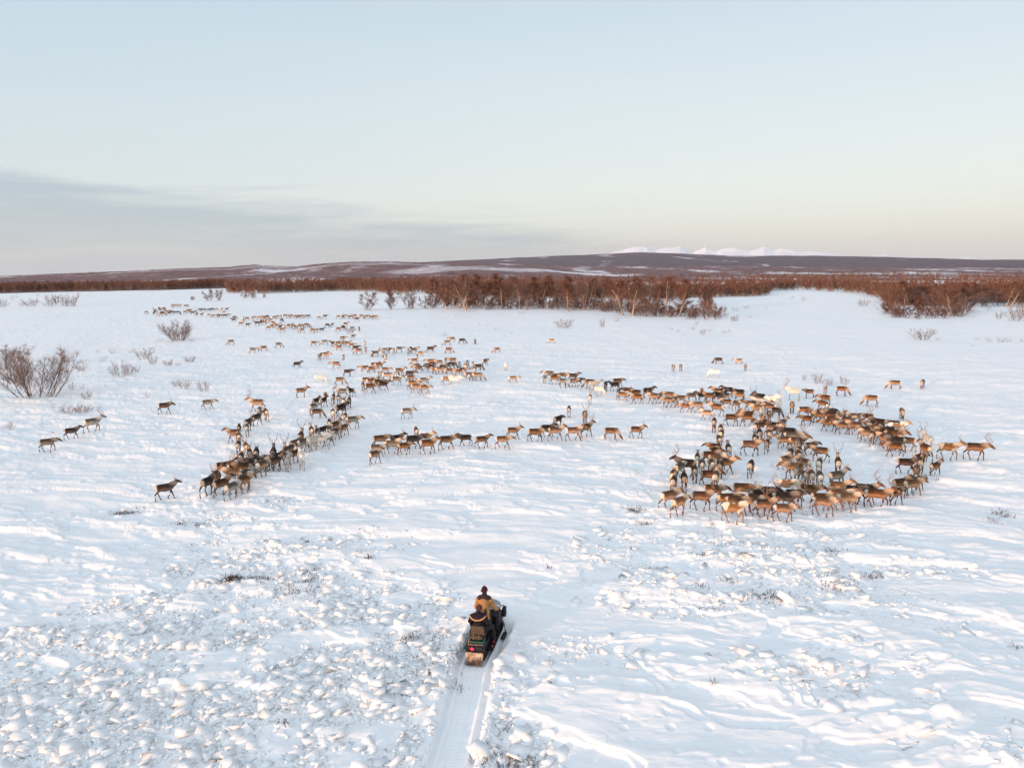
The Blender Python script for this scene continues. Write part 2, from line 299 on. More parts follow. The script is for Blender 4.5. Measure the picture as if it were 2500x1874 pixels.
LUMP = [ell(1720, 1370, 5.5, 3.2, -25), ell(1900, 1450, 6, 2.4, -30, .9), ell(1640, 1450, 3.5, 2.2, 0, .7), ell(2050, 1350, 5, 2.4, -35, .8), ell(2220, 1760, 5.5, 1.5, -38, 1), ell(2130, 1640, 2.2, 1.6, -30, .6), ell(1700, 1800, 2.2, 2.2, 40, .8), ell(1620, 1640, 1.6, 1.2, 10, .6),
        ell(1400, 1360, 3.4, 1.2, 0, .7), ell(2360, 1580, 3.2, 1.3, -30, .5), ell(400, 1300, 5, 3, 10, .45), ell(150, 1400, 5, 4, 10, .45), ell(1600, 1300, 5, 2.0, 0, .8), ell(300, 1130, 9, 5, 10, .3), ell(1330, 1010, 7, 4, 0, .4), ell(1150, 1010, 6, 3.5, 0, .4), ell(1350, 980, 7, 3, 0, .5), ell(860, 930, 10, 8, 0, .5), ell(2350, 970, 10, 6, 0, .5), ell(1950, 1560, 3.5, 1.0, -35, .8), ell(2060, 1820, 2.5, 1.0, -20, .8)]
def mask(x, y, L):
    m = np.zeros(np.shape(x))
    for cx, cy, rx, ry, a, w in L:
        dx = x-cx; dy = y-cy; u = (dx*math.cos(a)+dy*math.sin(a))/rx; v = (-dx*math.sin(a)+dy*math.cos(a))/ry
        m = np.maximum(m, w*sst(1.45, .55, np.sqrt(u*u+v*v)))
    return m
# trodden raster under and behind the herd
GX0, GY0, GS = -120., 20., 1.0; GN = (240, 200)
tr = np.zeros(GN)
for d in deer:
    for k in range(-6, 1):
        q = d['p']+np.array([math.sin(d['h']), math.cos(d['h'])])*k*.9
        ix, iy = int((q[0]-GX0)/GS), int((q[1]-GY0)/GS)
        if 0 <= ix < GN[0] and 0 <= iy < GN[1]: tr[ix, iy] += .5
for _ in range(2):
    tr = (tr+np.roll(tr, 1, 0)+np.roll(tr, -1, 0)+np.roll(tr, 1, 1)+np.roll(tr, -1, 1))/4.0
tr = np.clip(tr, 0, 1)
def trod(x, y):
    u = np.clip((x-GX0)/GS-.5, 0, GN[0]-2); v = np.clip((y-GY0)/GS-.5, 0, GN[1]-2)
    i = u.astype(int); j = v.astype(int); a = u-i; b = v-j
    return tr[i, j]*(1-a)*(1-b)+tr[i+1, j]*a*(1-b)+tr[i, j+1]*(1-a)*b+tr[i+1, j+1]*a*b
SMP = np.array([-1.33, 23.55]); SMH = math.radians(11)
def trail_c(y):   # centre line of the snowmobile's track
    return np.where(y > 23.5, SMP[0]+(y-23.5)*math.tan(SMH), SMP[0]-(23.5-y)*.045-(23.5-y)**2*.006)
def ground_large(x, y):
    r = np.hypot(x, y)
    w = sst(8, 60, r)
    h = (fbm(x/70., y/70., 3, 3)-.5)*1.5*w*sst(900, 300, r)+(fbm(x/14., y/14., 3, 5)-.5)*.42
    return h-14*sst(760, 1500, r)
def ground_h(x, y, fine=True):
    r = np.hypot(x, y); h = ground_large(x, y)
    if not fine: return h
    T = mask(x, y, RUB)*sst(.36, .60, fbm(x/2.1, y/1.5, 3, 31)+.10); Lm = mask(x, y, LUMP); tw = trod(x, y)
    # sastrugi: wind ridges, long in x
    a = math.radians(-9+0); u = x*math.cos(a)+y*math.sin(a); v = -x*math.sin(a)+y*math.cos(a)
    u = u+fbm(x/5., y/5., 2, 9)*3; v = v+fbm(x/4., y/6., 2, 12)*1.6
    patch = sst(.34, .62, fbm(x/9., y/6., 3, 41))
    rd = lambda n: 1-np.abs(2*n-1)
    s1 = rd(fbm(u/1.7, v/.72, 3, 51)); s2 = rd(fbm(u/6.5, v/1.9, 3, 61)); s3 = fbm(u/1.1, v/.33, 3, 71)
    fade = sst(210, 60, r)
    calm = 1-.75*np.clip(T, 0, 1)
    lm = fbm(x/.75, y/.55, 3, 91); lm2 = fbm(x/1.9, y/1.3, 3, 93)
    h = h+calm*(.062*(s1**2)*(.18+.82*patch)*sst(420, 130, r)+.11*s2**2*sst(900, 120, r)+.03*s3*fade*(.3+.7*patch)+(.048*lm*(.3+.7*sst(.62, .4, fbm(x/9., y/6., 3, 41)))+.085*lm2)*sst(260, 80, r))
    # wind crust steps: plateaus with a crisp edge towards the sun
    n = fbm(u/4.2+5, v/1.7, 4, 81); h = h+calm*.085*sst(.50, .525, n)*fade+calm*.06*sst(.60, .62, n)*fade
    n = fbm(u/1.7+5, v/.62+3, 3, 83); h = h+calm*.04*sst(.55, .59, n)*fade*(.2+.8*patch)
    near = r < 75
    if near.any():
        X = x[near]; Y = y[near]; t = np.clip(T[near]+0*X, 0, 1); l = np.clip(np.maximum(Lm[near], tw[near]*.75), 0, 1)
        b3_ = fbm(X/.8, Y/.8, 3, 177)
        k = plates(X+fbm(X*1.5, Y*1.5, 2, 5)*.35, Y+fbm(X*1.5+9, Y*1.5, 2, 6)*.35, .50, 101)*.040+plates(X, Y, .27, 111)*.022+plates(X, Y, .14, 121)*.012+(b3_-.5)*.05
        b = vn(X/.42, Y/.30, 131); b2 = vn(X/.85, Y/.55, 133); b3 = vn(X/.2, Y/.17, 135)
        lump = .065*sst(.42, .88, b)+.095*sst(.45, .88, b2)+.025*b3
        brk = sst(.38, .55, fbm(X/2.2, Y/1.5, 3, 141))
        l = np.clip(l+.22*sst(.5, .62, fbm(X/5., Y/3.5, 3, 145)), 0, 1)
        h[near] = h[near]+t*(k+.02)+(1-t)*l*brk*(lump-.03)
        # hoof prints scattered over the trodden snow
        hp = sst(.16, .05, np.hypot(*[(q-np.floor(q)-.5-( _hash(np.floor(X/.55), np.floor(Y/.55), s)-.5)*.5)*.55 for q, s in ((X/.55, 151), (Y/.55, 152))]))*(_hash(np.floor(X/.55), np.floor(Y/.55), 153) < .15)
        h[near] = h[near]-hp*.09*np.clip(l, 0, 1)
        # snowmobile track
        c = trail_c(Y); dx = X-c; on = sst(26.3, 25.4, Y)
        base = ground_large(X, Y)+.03
        m1 = sst(.40, .30, np.abs(dx))*sst(25.0, 24.6, Y)
        ribs = .012*np.sin(Y*2*PI/.14)*sst(.27, .22, np.abs(dx))-.018*np.exp(-((np.abs(dx)-.13)/.02)**2)
        m2 = np.maximum(np.exp(-((dx-.53)/.085)**4), np.exp(-((dx+.53)/.085)**4))*on
        side = np.exp(-((np.abs(dx)-.78)/.16)**2)*on*(.02+.17*vn(X/.3, Y/.4, 161))
        blend = sst(.92, .66, np.abs(dx))*on
        hh = h[near]*(1-blend)+(base+.02*fbm(X*3, Y*3, 2, 171))*blend
        hh = hh*(1-m1)+(base-.07+ribs*.85)*m1
        hh = hh-.13*m2+side
        h[near] = hh
    return h
def gz(x, y):
    return float(ground_h(np.array([x], float), np.array([y], float))[0])
def gzl(x, y):
    return float(ground_large(np.array([x], float), np.array([y], float))[0])

def gridmesh(name, az, R, H):
    na, nr = len(az), len(R)
    V = np.stack([np.sin(az)[None, :]*R[:, None], np.cos(az)[None, :]*R[:, None], H], -1).reshape(-1, 3)
    i = np.arange(nr-1)[:, None]*na; j = np.arange(na-1)[None, :]
    a = (i+j).ravel(); Fq = np.stack([a, a+1, a+1+na, a+na], -1)[:, ::-1]
    return mesh_np(name, V, Fq, True)
Rr = [1.]
while Rr[-1] < 14: Rr.append(Rr[-1]+.5)
while Rr[-1] < 600: Rr.append(Rr[-1]+max(.046, Rr[-1]**2/9750*.72))
while Rr[-1] < 19500: Rr.append(Rr[-1]*1.06)
Rr = np.array(Rr)
az_ = np.concatenate([np.linspace(-180, -62, 60)[:-1], np.linspace(-62, -37, 130)[:-1], np.linspace(-37, 37, 1150), np.linspace(37, 62, 130)[1:], np.linspace(62, 180, 60)[1:]])
az_ = np.radians(az_)
XX = np.sin(az_)[None, :]*Rr[:, None]; YY = np.cos(az_)[None, :]*Rr[:, None]
HH = np.zeros(XX.shape)
for k in range(0, len(Rr), 60):
    HH[k:k+60] = ground_h(XX[k:k+60].ravel(), YY[k:k+60].ravel()).reshape(XX[k:k+60].shape)
ground = obj('ground', gridmesh('ground', az_, Rr, HH))
tag(ground, 'wind-scoured snow plain', None, None, 'structure')
print('ground', len(Rr), len(az_), time.time()-T0)

ms = Mat('snow', (.88, .90, .94), .5, 0, .25)
big = ms.noise(.9, 5, .6, stretch=(.35, 1, 1))
ms.col(ms.ramp(big, [(.3, c4(.89, .915, .935)), (.7, c4(.93, .94, .943))]))
h1 = ms.noise(9, 6, .62, stretch=(.5, 1, 1)); h2 = ms.noise(45, 3, .6)
h0 = ms.noise(1.1, 5, .6, stretch=(.3, 1, 1))
h00 = ms.noise(.22, 5, .6, stretch=(.35, 1, 1))
ms.bump(ms.math('ADD', ms.math('ADD', ms.math('MULTIPLY', h00, 9.0), ms.math('MULTIPLY', h0, 3.2)), ms.math('ADD', ms.math('MULTIPLY', h1, .7), ms.math('MULTIPLY', h2, .15))), .6, .035)
ground.data.materials.append(ms.m)

# broken crust lying loose on the trampled snow
def chunks(n, seed):
    rg = np.random.default_rng(seed); V = []; 
    pos = []
    while len(pos) < n:
        L = RUB+LUMP[:6]; e = L[rg.integers(len(L))]
        if rg.random() > e[2]*e[3]/22: continue
        a = rg.uniform(0, 2*PI); q = math.sqrt(rg.random())*1.15
        u = q*math.cos(a)*e[2]; v = q*math.sin(a)*e[3]
        x = e[0]+u*math.cos(e[4])-v*math.sin(e[4]); y = e[1]+u*math.sin(e[4])+v*math.cos(e[4])
        if y < 13: continue
        if y < 26.5 and abs(x-float(trail_c(np.array(y)))) < .62 and y < 26: continue
        pos.append((x, y))
    pos = np.array(pos)
    keep = (mask(pos[:, 0], pos[:, 1], RUB)+mask(pos[:, 0], pos[:, 1], LUMP)*.5)*sst(.38, .60, fbm(pos[:, 0]/2.1, pos[:, 1]/1.5, 3, 31)+.08) > rg.random(len(pos))
    pos = pos[keep]; n = len(pos)
    s = .028+.17*rg.random(n)**7+.04*rg.random(n)
    th = rg.uniform(.15, .5, n)*s
    cube = np.array([(-1, -1, -1), (1, -1, -1), (1, 1, -1), (-1, 1, -1), (-1, -1, 1), (1, -1, 1), (1, 1, 1), (-1, 1, 1)], float)
    B = np.repeat(cube[None], n, 0)+rg.uniform(-.42, .42, (n, 8, 3))
    tri = rg.random(n) < .3; B[tri, 2] = B[tri, 1]*.9+B[tri, 2]*.1; B[tri, 6] = B[tri, 5]*.85+B[tri, 6]*.15
    B = B*np.stack([s*rg.uniform(.7, 1.4, n), s, th], -1)[:, None]
    ax = rg.uniform(0, 2*PI, n); ti = rg.normal(0, .26, n); ti2 = rg.normal(.12, .28, n)
    def rot(M, i, j, t):
        c = np.cos(t)[:, None]; q = np.sin(t)[:, None]; a = M[..., i].copy(); b = M[..., j].copy()
        M[..., i] = a*c-b*q; M[..., j] = a*q+b*c
    rot(B, 0, 2, ti); rot(B, 1, 2, ti2); rot(B, 0, 1, ax)
    B[..., 0] += pos[:, 0][:, None]; B[..., 1] += pos[:, 1][:, None]
    B[..., 2] += (ground_h(pos[:, 0], pos[:, 1])+th*.12)[:, None]
    fq = np.array([(0, 3, 2, 1), (4, 5, 6, 7), (0, 1, 5, 4), (1, 2, 6, 5), (2, 3, 7, 6), (3, 0, 4, 7)])
    Fq = (fq[None]+8*np.arange(n)[:, None, None]).reshape(-1, 4)
    return mesh_np('snow_rubble', B.reshape(-1, 3), Fq)
rub = obj('snow_rubble', chunks(21000, 5)); rub.data.materials.append(ms.m)
tag(rub, 'broken blocks of snow crust scattered over the trampled snow', 'snow rubble', None, 'stuff')
print('rubble', len(rub.data.polygons)//6, time.time()-T0)

# ------------------------------------------------------------------ far land: wooded hills and white mountains
def hillmesh(name, profs, R, azs, rough):
    """profs: list of (radius, [(px,py)...]) skyline rows; heights are interpolated along the radius"""
    rows = []
    for rad, pr in profs:
        if isinstance(pr, (int, float)): rows.append((rad, np.full(len(azs), float(pr)))); continue
        A = [ray(x, y) for x, y in pr]; hs = np.interp(azs, [a for a, e in A], [CAMH+rad*e for a, e in A])
        rows.append((rad, hs))
    rads = np.array([a for a, b in rows]); HS = np.array([b for a, b in rows])
    H = np.zeros((len(R), len(azs)))
    for j in range(len(azs)):
        H[:, j] = np.interp(R, rads, HS[:, j])
    X = np.sin(azs)[None, :]*R[:, None]; Y = np.cos(azs)[None, :]*R[:, None]
    for sc, am in rough:
        H = H+(fbm(X/sc, Y/sc, 4, int(sc))-.5)*am*sst(rads[0], rads[0]*1.3, R)[:, None]
    return gridmesh(name, azs, R, H)
def woods(name, wood_lo, wood_hi, snow, thr, patch, fine, stretch=(1, 1, 1), soft=.06, clearing=None):
    m = Mat(name, (.1, .07, .06), .9, 0, .05)
    a = m.noise(patch, 7, .62, stretch=stretch, k='Object'); b = m.noise(fine, 5, .7, k='Object')
    wd_ = m.ramp(b, [(.25, c4(*wood_lo)), (.72, c4(*wood_hi))])
    f = m.ramp(m.math('ADD', a, m.math('MULTIPLY', m.math('SUBTRACT', b, .5), .35)), [(thr-soft, c4(0, 0, 0)), (thr+soft, c4(1, 1, 1))])
    if clearing:
        sx_ = m.n.new('ShaderNodeSeparateXYZ'); m.l.new(m.coord('Object'), sx_.inputs[0])
        for cx, cy, rx, ry, st in clearing:
            dx = m.math('DIVIDE', m.math('SUBTRACT', sx_.outputs[0], cx), rx); dy = m.math('DIVIDE', m.math('SUBTRACT', sx_.outputs[1], cy), ry)
            q = m.math('SUBTRACT', 1.2, m.math('SQRT', m.math('ADD', m.math('MULTIPLY', dx, dx), m.math('MULTIPLY', dy, dy))))
            q = m.math('MULTIPLY', m.math('ADD', q, m.math('MULTIPLY', m.math('SUBTRACT', a, .5), 2.4)), 2.5, True)
            q = m.math('MULTIPLY', q, m.math('ADD', st, m.math('MULTIPLY', m.math('SUBTRACT', b, .45), 1.6), True), True)
            f = m.math('MAXIMUM', f, q)
    m.col(m.mix(f, wd_, c4(*snow))); return m.m
azh = np.radians(np.linspace(-52, 52, 1500))
R1 = np.concatenate([np.linspace(640, 1500, 70), np.linspace(1500, 2700, 90)[1:], np.linspace(2700, 3600, 12)[1:]])
p1 = [(-600, 690), (0, 683), (400, 676), (800, 668), (900, 662), (1000, 657), (1080, 651), (1180, 650), (1260, 655), (1340, 656), (1420, 664), (1500, 670), (1800, 668), (2200, 671), (2500, 673), (3100, 675)]
p2 = [(-600, 678), (0, 673), (150, 667), (300, 662), (430, 655), (560, 652), (600, 648), (625, 646), (650, 649), (720, 651), (790, 644), (860, 639), (950, 638), (1030, 641), (1150, 641), (1250, 645), (1420, 650), (1700, 651), (1800, 649), (2100, 652), (2500, 655), (3100, 660)]
hm = hillmesh('hills', [(640, .3), (760, .3), (1400, p1), (1650, [(x, y+9) for x, y in p2]), (2500, p2), (3600, -30)], R1, azh, ((260, 3.0), (60, 2.0), (16, 2.2)))
hills = obj('hills', hm); hm.materials.append(woods('birch_hills', (.10, .056, .060), (.31, .20, .195), (.80, .76, .78), .60, .0095, .045, (1, .22, 1), clearing=[(-110, 1270, 85, 190, .40), (15, 1250, 70, 180, .5), (120, 1210, 80, 90, .9), (-330, 1900, 160, 160, .25), (560, 1330, 190, 60, .5), (-700, 1850, 260, 160, .2)]))
tag(hills, 'low wooded hills with snow patches', None, None, 'structure')
R3 = np.concatenate([np.linspace(3300, 7000, 50), np.linspace(7000, 9000, 8)[1:]])
p3 = [(-600, 690), (800, 668), (930, 645), (1000, 641), (1100, 637), (1200, 633), (1300, 628), (1400, 623), (1480, 620), (1560, 617), (1640, 619), (1700, 622), (1820, 625), (1900, 624), (2000, 625), (2080, 626), (2160, 627), (2220, 630), (2300, 632), (2400, 635), (2500, 634), (3000, 640)]
p3b = [(-600, 690), (800, 672), (1000, 655), (1250, 647), (1500, 646), (1800, 645), (2100, 647), (2500, 650), (3000, 655)]
hm = hillmesh('far_hills', [(3300, -40), (4300, p3b), (7000, p3), (9000, -60)], R3, azh, ((900, 14.0), (200, 6.0)))
fh = obj('hills', hm); hm.materials.append(woods('distant_woods', (.105, .075, .092), (.19, .145, .165), (.8, .8, .86), .645, .0028, .014, (1, .3, 1), .03))
tag(fh, 'blue-mauve wooded plateau on the horizon', None, None, 'structure')
R4 = np.concatenate([np.linspace(10000, 15000, 12), np.linspace(14600, 17200, 50)[1:], np.linspace(17200, 19000, 5)[1:]])
p4 = [(-600, 720), (1200, 650), (1280, 633), (1380, 626), (1440, 622), (1480, 620), (1500, 613), (1525, 608), (1560, 602), (1580, 603), (1600, 613), (1612, 607), (1640, 602), (1660, 600), (1675, 607), (1690, 619), (1705, 612), (1722, 605), (1738, 612), (1750, 614), (1762, 608), (1795, 606), (1830, 612), (1850, 607), (1866, 601), (1890, 610), (1910, 606), (1925, 608), (1950, 613), (1985, 611), (2020, 615), (2045, 620), (2080, 627), (2130, 626), (2160, 622), (2180, 627), (2320, 632), (2360, 628), (2390, 632), (2410, 630), (2440, 634), (2600, 640), (3000, 650)]
azm = np.radians(np.linspace(-10, 50, 1300))
hm = hillmesh('mountains', [(10000, -80), (12500, -40), (14900, [(x, (y-637)*.30+641) for x, y in p4]), (16000, p4), (19000, -80)], R4, azm, ((1500, 60.0), (420, 60.0), (130, 22)))
mo = obj('mountains', hm)
mm = Mat('mountain_snow', (.86, .86, .9), .7)
mm.col(mm.ramp(mm.noise(.004, 6, .65), [(.35, c4(.84, .84, .88)), (.69, c4(.86, .86, .9)), (.75, c4(.45, .42, .45))])); hm.materials.append(mm.m)
tag(mo, 'snow-covered mountains far beyond the plateau', None, None, 'structure')
print('hills', time.time()-T0)

# ------------------------------------------------------------------ trees and shrubs
def tree_arrays(seed, h, spread, stems, lean, nlimb, ntwig, sides=4, tw=.035, crown0=.3, limb_r=.012, twl=.5, stem_r=.011, droop=0., sub=2, fork=.5):
    """returns wood (tubes) and twig (thin slivers) arrays for one bare birch or willow"""
    rg = np.random.default_rng(seed)
    TV = []; TF = []; nv = 0; tips = []
    def tube(pts, rs):
        nonlocal nv
        k = len(pts); ring = []
        for i in range(k):
            d = pts[min(i+1, k-1)]-pts[max(i-1, 0)]; d = d/(np.linalg.norm(d)+1e-9)
            a = np.cross(d, (0.3, .9, .1)); a /= np.linalg.norm(a)+1e-9; b = np.cross(d, a)
            for s in range(sides):
                t = 2*PI*s/sides; TV.append(pts[i]+rs[i]*(a*math.cos(t)+b*math.sin(t)))
        for i in range(k-1):
            for s in range(sides):
                TF.append((nv+i*sides+s, nv+i*sides+(s+1) % sides, nv+(i+1)*sides+(s+1) % sides, nv+(i+1)*sides+s))
        nv += k*sides
    def curve(p, d, L, n, wob, up):
        pts = [p]; d = d/np.linalg.norm(d)
        for i in range(n):
            d = d+rg.normal(0, wob, 3)+np.array([0, 0, up]); d = d/np.linalg.norm(d); pts.append(pts[-1]+d*L/n)
        return pts
    def at(pts, t):
        f = t*(len(pts)-1); i = min(int(f), len(pts)-2); return pts[i]+(pts[i+1]-pts[i])*(f-i), pts[i+1]-pts[i]
    for s in range(stems):
        a = 2*PI*(s+rg.random()*.8)/stems; ln = lean*rg.uniform(.4, 1.2) if stems > 1 else lean*.3
        hh = h*rg.uniform(.78, 1.0) if s else h
        pts = curve(np.array([math.cos(a)*.1*ln*2, math.sin(a)*.1*ln*2, -.15]), np.array([math.cos(a)*ln, math.sin(a)*ln, 1.]), hh*1.02, 7, .07, .03)
        r0 = h*stem_r*rg.uniform(.7, 1.1); tube(pts, [r0*(1-.86*i/7)+.0016 for i in range(8)])
        for l in range(nlimb):
            t = crown0+(1-crown0)*((l+rg.random())/nlimb)**.9*.98; p, d = at(pts, t)
            a = rg.uniform(0, 2*PI); L = spread*h*(1.15-t)*rg.uniform(.6, 1.1)
            dd = d/np.linalg.norm(d)*fork*1.4+np.array([math.cos(a), math.sin(a), .25])
            lp = curve(p, dd, L, 4, .13, .10-droop); rl = max(.002, h*limb_r*(1.1-t)*.5); tube(lp, [rl*(1-.8*i/4)+.0009 for i in range(5)])
            for q in range(sub):
                t2 = .25+.7*(q+rg.random())/sub; p2, d2 = at(lp, t2)
                dd2 = d2/np.linalg.norm(d2)+rg.normal(0, .55, 3)+np.array([0, 0, .25]); sp_ = curve(p2, dd2, L*.55*rg.uniform(.6, 1.2), 3, .15, .08-droop)
                tube(sp_, [rl*.45*(1-.7*i/3)+.0006 for i in range(4)]); tips.append(sp_)
            tips.append(lp[1:])
        tips.append(pts[3:])
    n = ntwig; V = np.zeros((n, 3, 3)); pick = rg.integers(0, len(tips), n)
    for i in range(n):
        b = tips[pick[i]]; p, d = at(b, rg.random()); d = d/np.linalg.norm(d)
        dd = d*.8+rg.normal(0, .6, 3)+np.array([0, 0, .2-droop*3]); dd /= np.linalg.norm(dd)
        L = twl*rg.uniform(.4, 1.1); c = np.cross(dd, rg.normal(0, 1, 3)); c /= np.linalg.norm(c)+1e-9
        V[i, 0] = p-c*tw*.5; V[i, 1] = p+c*tw*.5; V[i, 2] = p+dd*L+c*rg.uniform(-.1, .1)*L
    return np.array(TV), np.array(TF), V.reshape(-1, 3), np.arange(n*3).reshape(-1, 3)
bark = Mat('birch_bark', (.42, .33, .27), .8)
bark.col(bark.ramp(bark.noise(3., 5, .7, stretch=(1, 1, .4)), [(.35, c4(.18, .11, .08)), (.5, c4(.50, .35, .25)), (.8, c4(.66, .50, .38))])); bark = bark.m
dbark = simple('willow_bark', (.16, .105, .085), .9, 0, .35, 5)
twigm = simple('birch_twigs', (.195, .092, .062), .95, 0, .3, .8)
twigd = simple('willow_twigs', (.24, .155, .13), .95, 0, .3, .8)
def plantmesh(kind, seed, **k):
    tv, tf, cv_, cf = tree_arrays(seed, **k)
    return mesh_np('trunk', tv, tf), mesh_np('crown', cv_, cf)
protos = {}
def proto(kind, seed):
    key = (kind, seed)
    if key in protos: return protos[key]
    if kind == 'birch': a, b = plantmesh(kind, seed, h=1., spread=.34, stems=1+seed % 3, lean=.22, nlimb=15, ntwig=2700, tw=.0026, twl=.12, crown0=.34, stem_r=.0105, limb_r=.0070, sub=3, fork=.9)
    elif kind == 'sapling': a, b = plantmesh(kind, seed, h=1., spread=.34, stems=3+seed % 3, lean=.24, nlimb=9, ntwig=2200, tw=.0042, twl=.15, crown0=.06, stem_r=.006, limb_r=.005, sub=2, fork=.9)
    elif kind == 'willow': a, b = plantmesh(kind, seed, h=1., spread=.40, stems=15, lean=.62, nlimb=9, ntwig=6500, tw=.0015, twl=.14, crown0=.12, stem_r=.0065, limb_r=.0050, sub=4, fork=.8)
    elif kind == 'bush': a, b = plantmesh(kind, seed, h=1., spread=.40, stems=13, lean=.95, nlimb=5, ntwig=600, tw=.008, twl=.24, crown0=.12, stem_r=.009, limb_r=.011, sub=2, fork=.8)
    else: a, b = plantmesh(kind, seed, h=1., spread=.4, stems=9, lean=.8, nlimb=3, ntwig=70, tw=.010, twl=.22, crown0=.2, stem_r=.009, limb_r=.012, sub=1)
    if kind in ('bush', 'tuft'):
        va, fa, vb, fb = [np.zeros(0)]*4
        va = np.zeros(len(a.vertices)*3); a.vertices.foreach_get('co', va); fa = np.zeros(len(a.loops), dtype=np.int32); a.loops.foreach_get('vertex_index', fa); fa = fa.reshape(-1, 4)
        vb = np.zeros(len(b.vertices)*3); b.vertices.foreach_get('co', vb); fb = np.zeros(len(b.loops), dtype=np.int32); b.loops.foreach_get('vertex_index', fb); fb = fb.reshape(-1, 3)
        fa = np.concatenate([fa[:, :3], fa[:, [0, 2, 3]]]); me = mesh_np('shrub', np.concatenate([va, vb]).reshape(-1, 3), np.concatenate([fa, fb+len(va)//3])); me.materials.append(twigd)
        protos[key] = (me, None); return me, None
    for me, m in ((a, bark if kind in ('birch',) else dbark), (b, twigm if kind == 'birch' or (kind == 'sapling' and seed % 2) else twigd)): me.materials.append(m)
    protos[key] = (a, b); return a, b
prt = random.Random(3)
plants = []
def plant(kind, px, py, hpx, wpx=None, seed=None, parts=True, sink=0.):
    q = P(px, py); z = gzl(q[0], q[1]); q = P(px, py, z); dist = np.linalg.norm(q-_C)
    h = hpx/F*dist*(1.12 if kind == 'birch' else 1.0); a, b = proto(kind, seed if seed is not None else prt.randrange(5))
    sx = 1.0
    name = {'birch': 'birch_tree', 'sapling': 'young_birch', 'willow': 'willow_tree'}.get(kind, 'shrub')
    r = bpy.data.objects.new(name, None if b else a); link(r); r.location = (q[0], q[1], gz(q[0], q[1])-sink); r.rotation_euler = (0, 0, prt.uniform(0, 6.28)); r.empty_display_size = .3
    if wpx:
        me_ = b or a; co = np.zeros(len(me_.vertices)*3); me_.vertices.foreach_get('co', co); co = co.reshape(-1, 3)
        asp = np.percentile(co[:, 0], 96)-np.percentile(co[:, 0], 4)+.04; sx = max(.4, min(2.2, wpx/hpx/asp))
    r.scale = (h*sx, h*sx, h)
    if b: obj('trunk', a, None, r); obj('crown', b, None, r)
    plants.append((r, kind, px, py, hpx, wpx or hpx)); return r
# --- the big willow bushes and the lone one
w1 = plant('willow', 92, 972, 122, 145, 1); tag(w1, 'largest bare many-stemmed willow bush at the left edge of the snowfield', 'tree', 'bare bushes on the left snow')
w2 = plant('willow', 14, 902, 60, 90, 2); tag(w2, 'bare reddish willow bush cut off by the left edge behind the largest bush', 'tree', 'bare bushes on the left snow')
w3 = plant('willow', 40, 940, 55, 60, 3); tag(w3, 'sparse willow stems behind and left of the largest left bush', 'tree', 'bare bushes on the left snow')
w4 = plant('willow', 438, 833, 53, 62, 4); tag(w4, 'lone round bare willow standing below the far left herd', 'tree', 'bare bushes on the left snow')
def series(items, label, cat, group, ordn='from the left'):
    """items: roots; numbered by their place in the photo so that each label singles one out"""
    its = sorted(items, key=lambda t: t[2]); n = len(its)
    for i, t in enumerate(its):
        if n == 1: l = label
        elif i == 0: l = 'leftmost '+label
        elif i == n-1: l = 'rightmost '+label
        else: l = '%s %s, %s' % (ordw(i), label, ordn)
        tag(t[0], l, cat, group)
ORD = 'first second third fourth fifth sixth seventh eighth ninth tenth eleventh twelfth thirteenth fourteenth fifteenth sixteenth seventeenth eighteenth nineteenth twentieth'.split()
TENS = {2: 'twenty', 3: 'thirty', 4: 'forty', 5: 'fifty', 6: 'sixty', 7: 'seventy', 8: 'eighty'}
def ordw(i):
    if i < 20: return ORD[i]
    t, u = divmod(i+1, 10); return ({2: 'twentieth', 3: 'thirtieth', 4: 'fortieth', 5: 'fiftieth', 6: 'sixtieth', 7: 'seventieth', 8: 'eightieth'}[t] if u == 0 else TENS[t]+'-'+ORD[u-1])
def block(kind, txt):
    out = []
    for e in txt.split(';'):
        e = [float(v) for v in e.split()]
        k = kind
        if kind == 'bush' and e[2] < 15: k = 'tuft'
        plant(k, e[0], e[1]+e[2]*.06, e[2]*1.1, e[3]); out.append(plants[-1])
    return out
series(block('bush', '354 876 28 38;374 889 20 20;294 920 38 36;315 916 24 22;333 909 16 14;198 909 20 26;205 890 13 20'), 'low dark shrub in the cluster right of the largest left bush', 'shrub', 'low shrubs on the left snow')
series(block('bush', '465 886 16 28;412 893 16 24;435 895 10 12;431 946 16 20;453 951 26 26;499 958 24 26;485 944 14 24;361 974 14 18'), 'pale twiggy shrub below the lone willow', 'shrub', 'low shrubs on the left snow')
series(block('bush', '275 866 14 20;251 885 14 18;155 884 14 26;174 867 12 16;320 862 10 18;240 862 9 12;390 834 10 14;470 836 10 14;372 853 8 12'), 'small tuft of twigs between the left bush and the lone willow', 'shrub', 'low shrubs on the left snow')
series(block('bush', '176 954 16 14;202 951 12 14;213 980 20 20;163 1012 24 26;207 1010 20 40;192 1008 18 20;130 1003 14 10;27 1053 16 16;13 1055 10 14;139 1014 8 14'), 'snow-caught shrub above the strays on the left edge', 'shrub', 'low shrubs on the left snow')
series(block('bush', '76 746 18 28;54 746 10 14;123 746 28 28;158 744 18 18;174 746 32 34;5 748 20 22;31 730 10 9;92 723 8 7;41 726 8 6'), 'far shrub in the scattered row in front of the left wood', 'shrub', 'far shrubs before the left wood')
series(block('sapling', '140 743 21 9;513 732 27 22;535 732 27 16;598 727 14 24;620 727 16 14;645 727 13 8;468 733 10 10'), 'far sapling standing off the wood on the upper left', 'tree', 'saplings before the left wood')
series(block('sapling', '898 755 46 40;955 752 55 28;1002 752 44 34;1039 752 36 26'), 'young birch standing left of the central grove', 'tree', 'young birches left of the central grove')
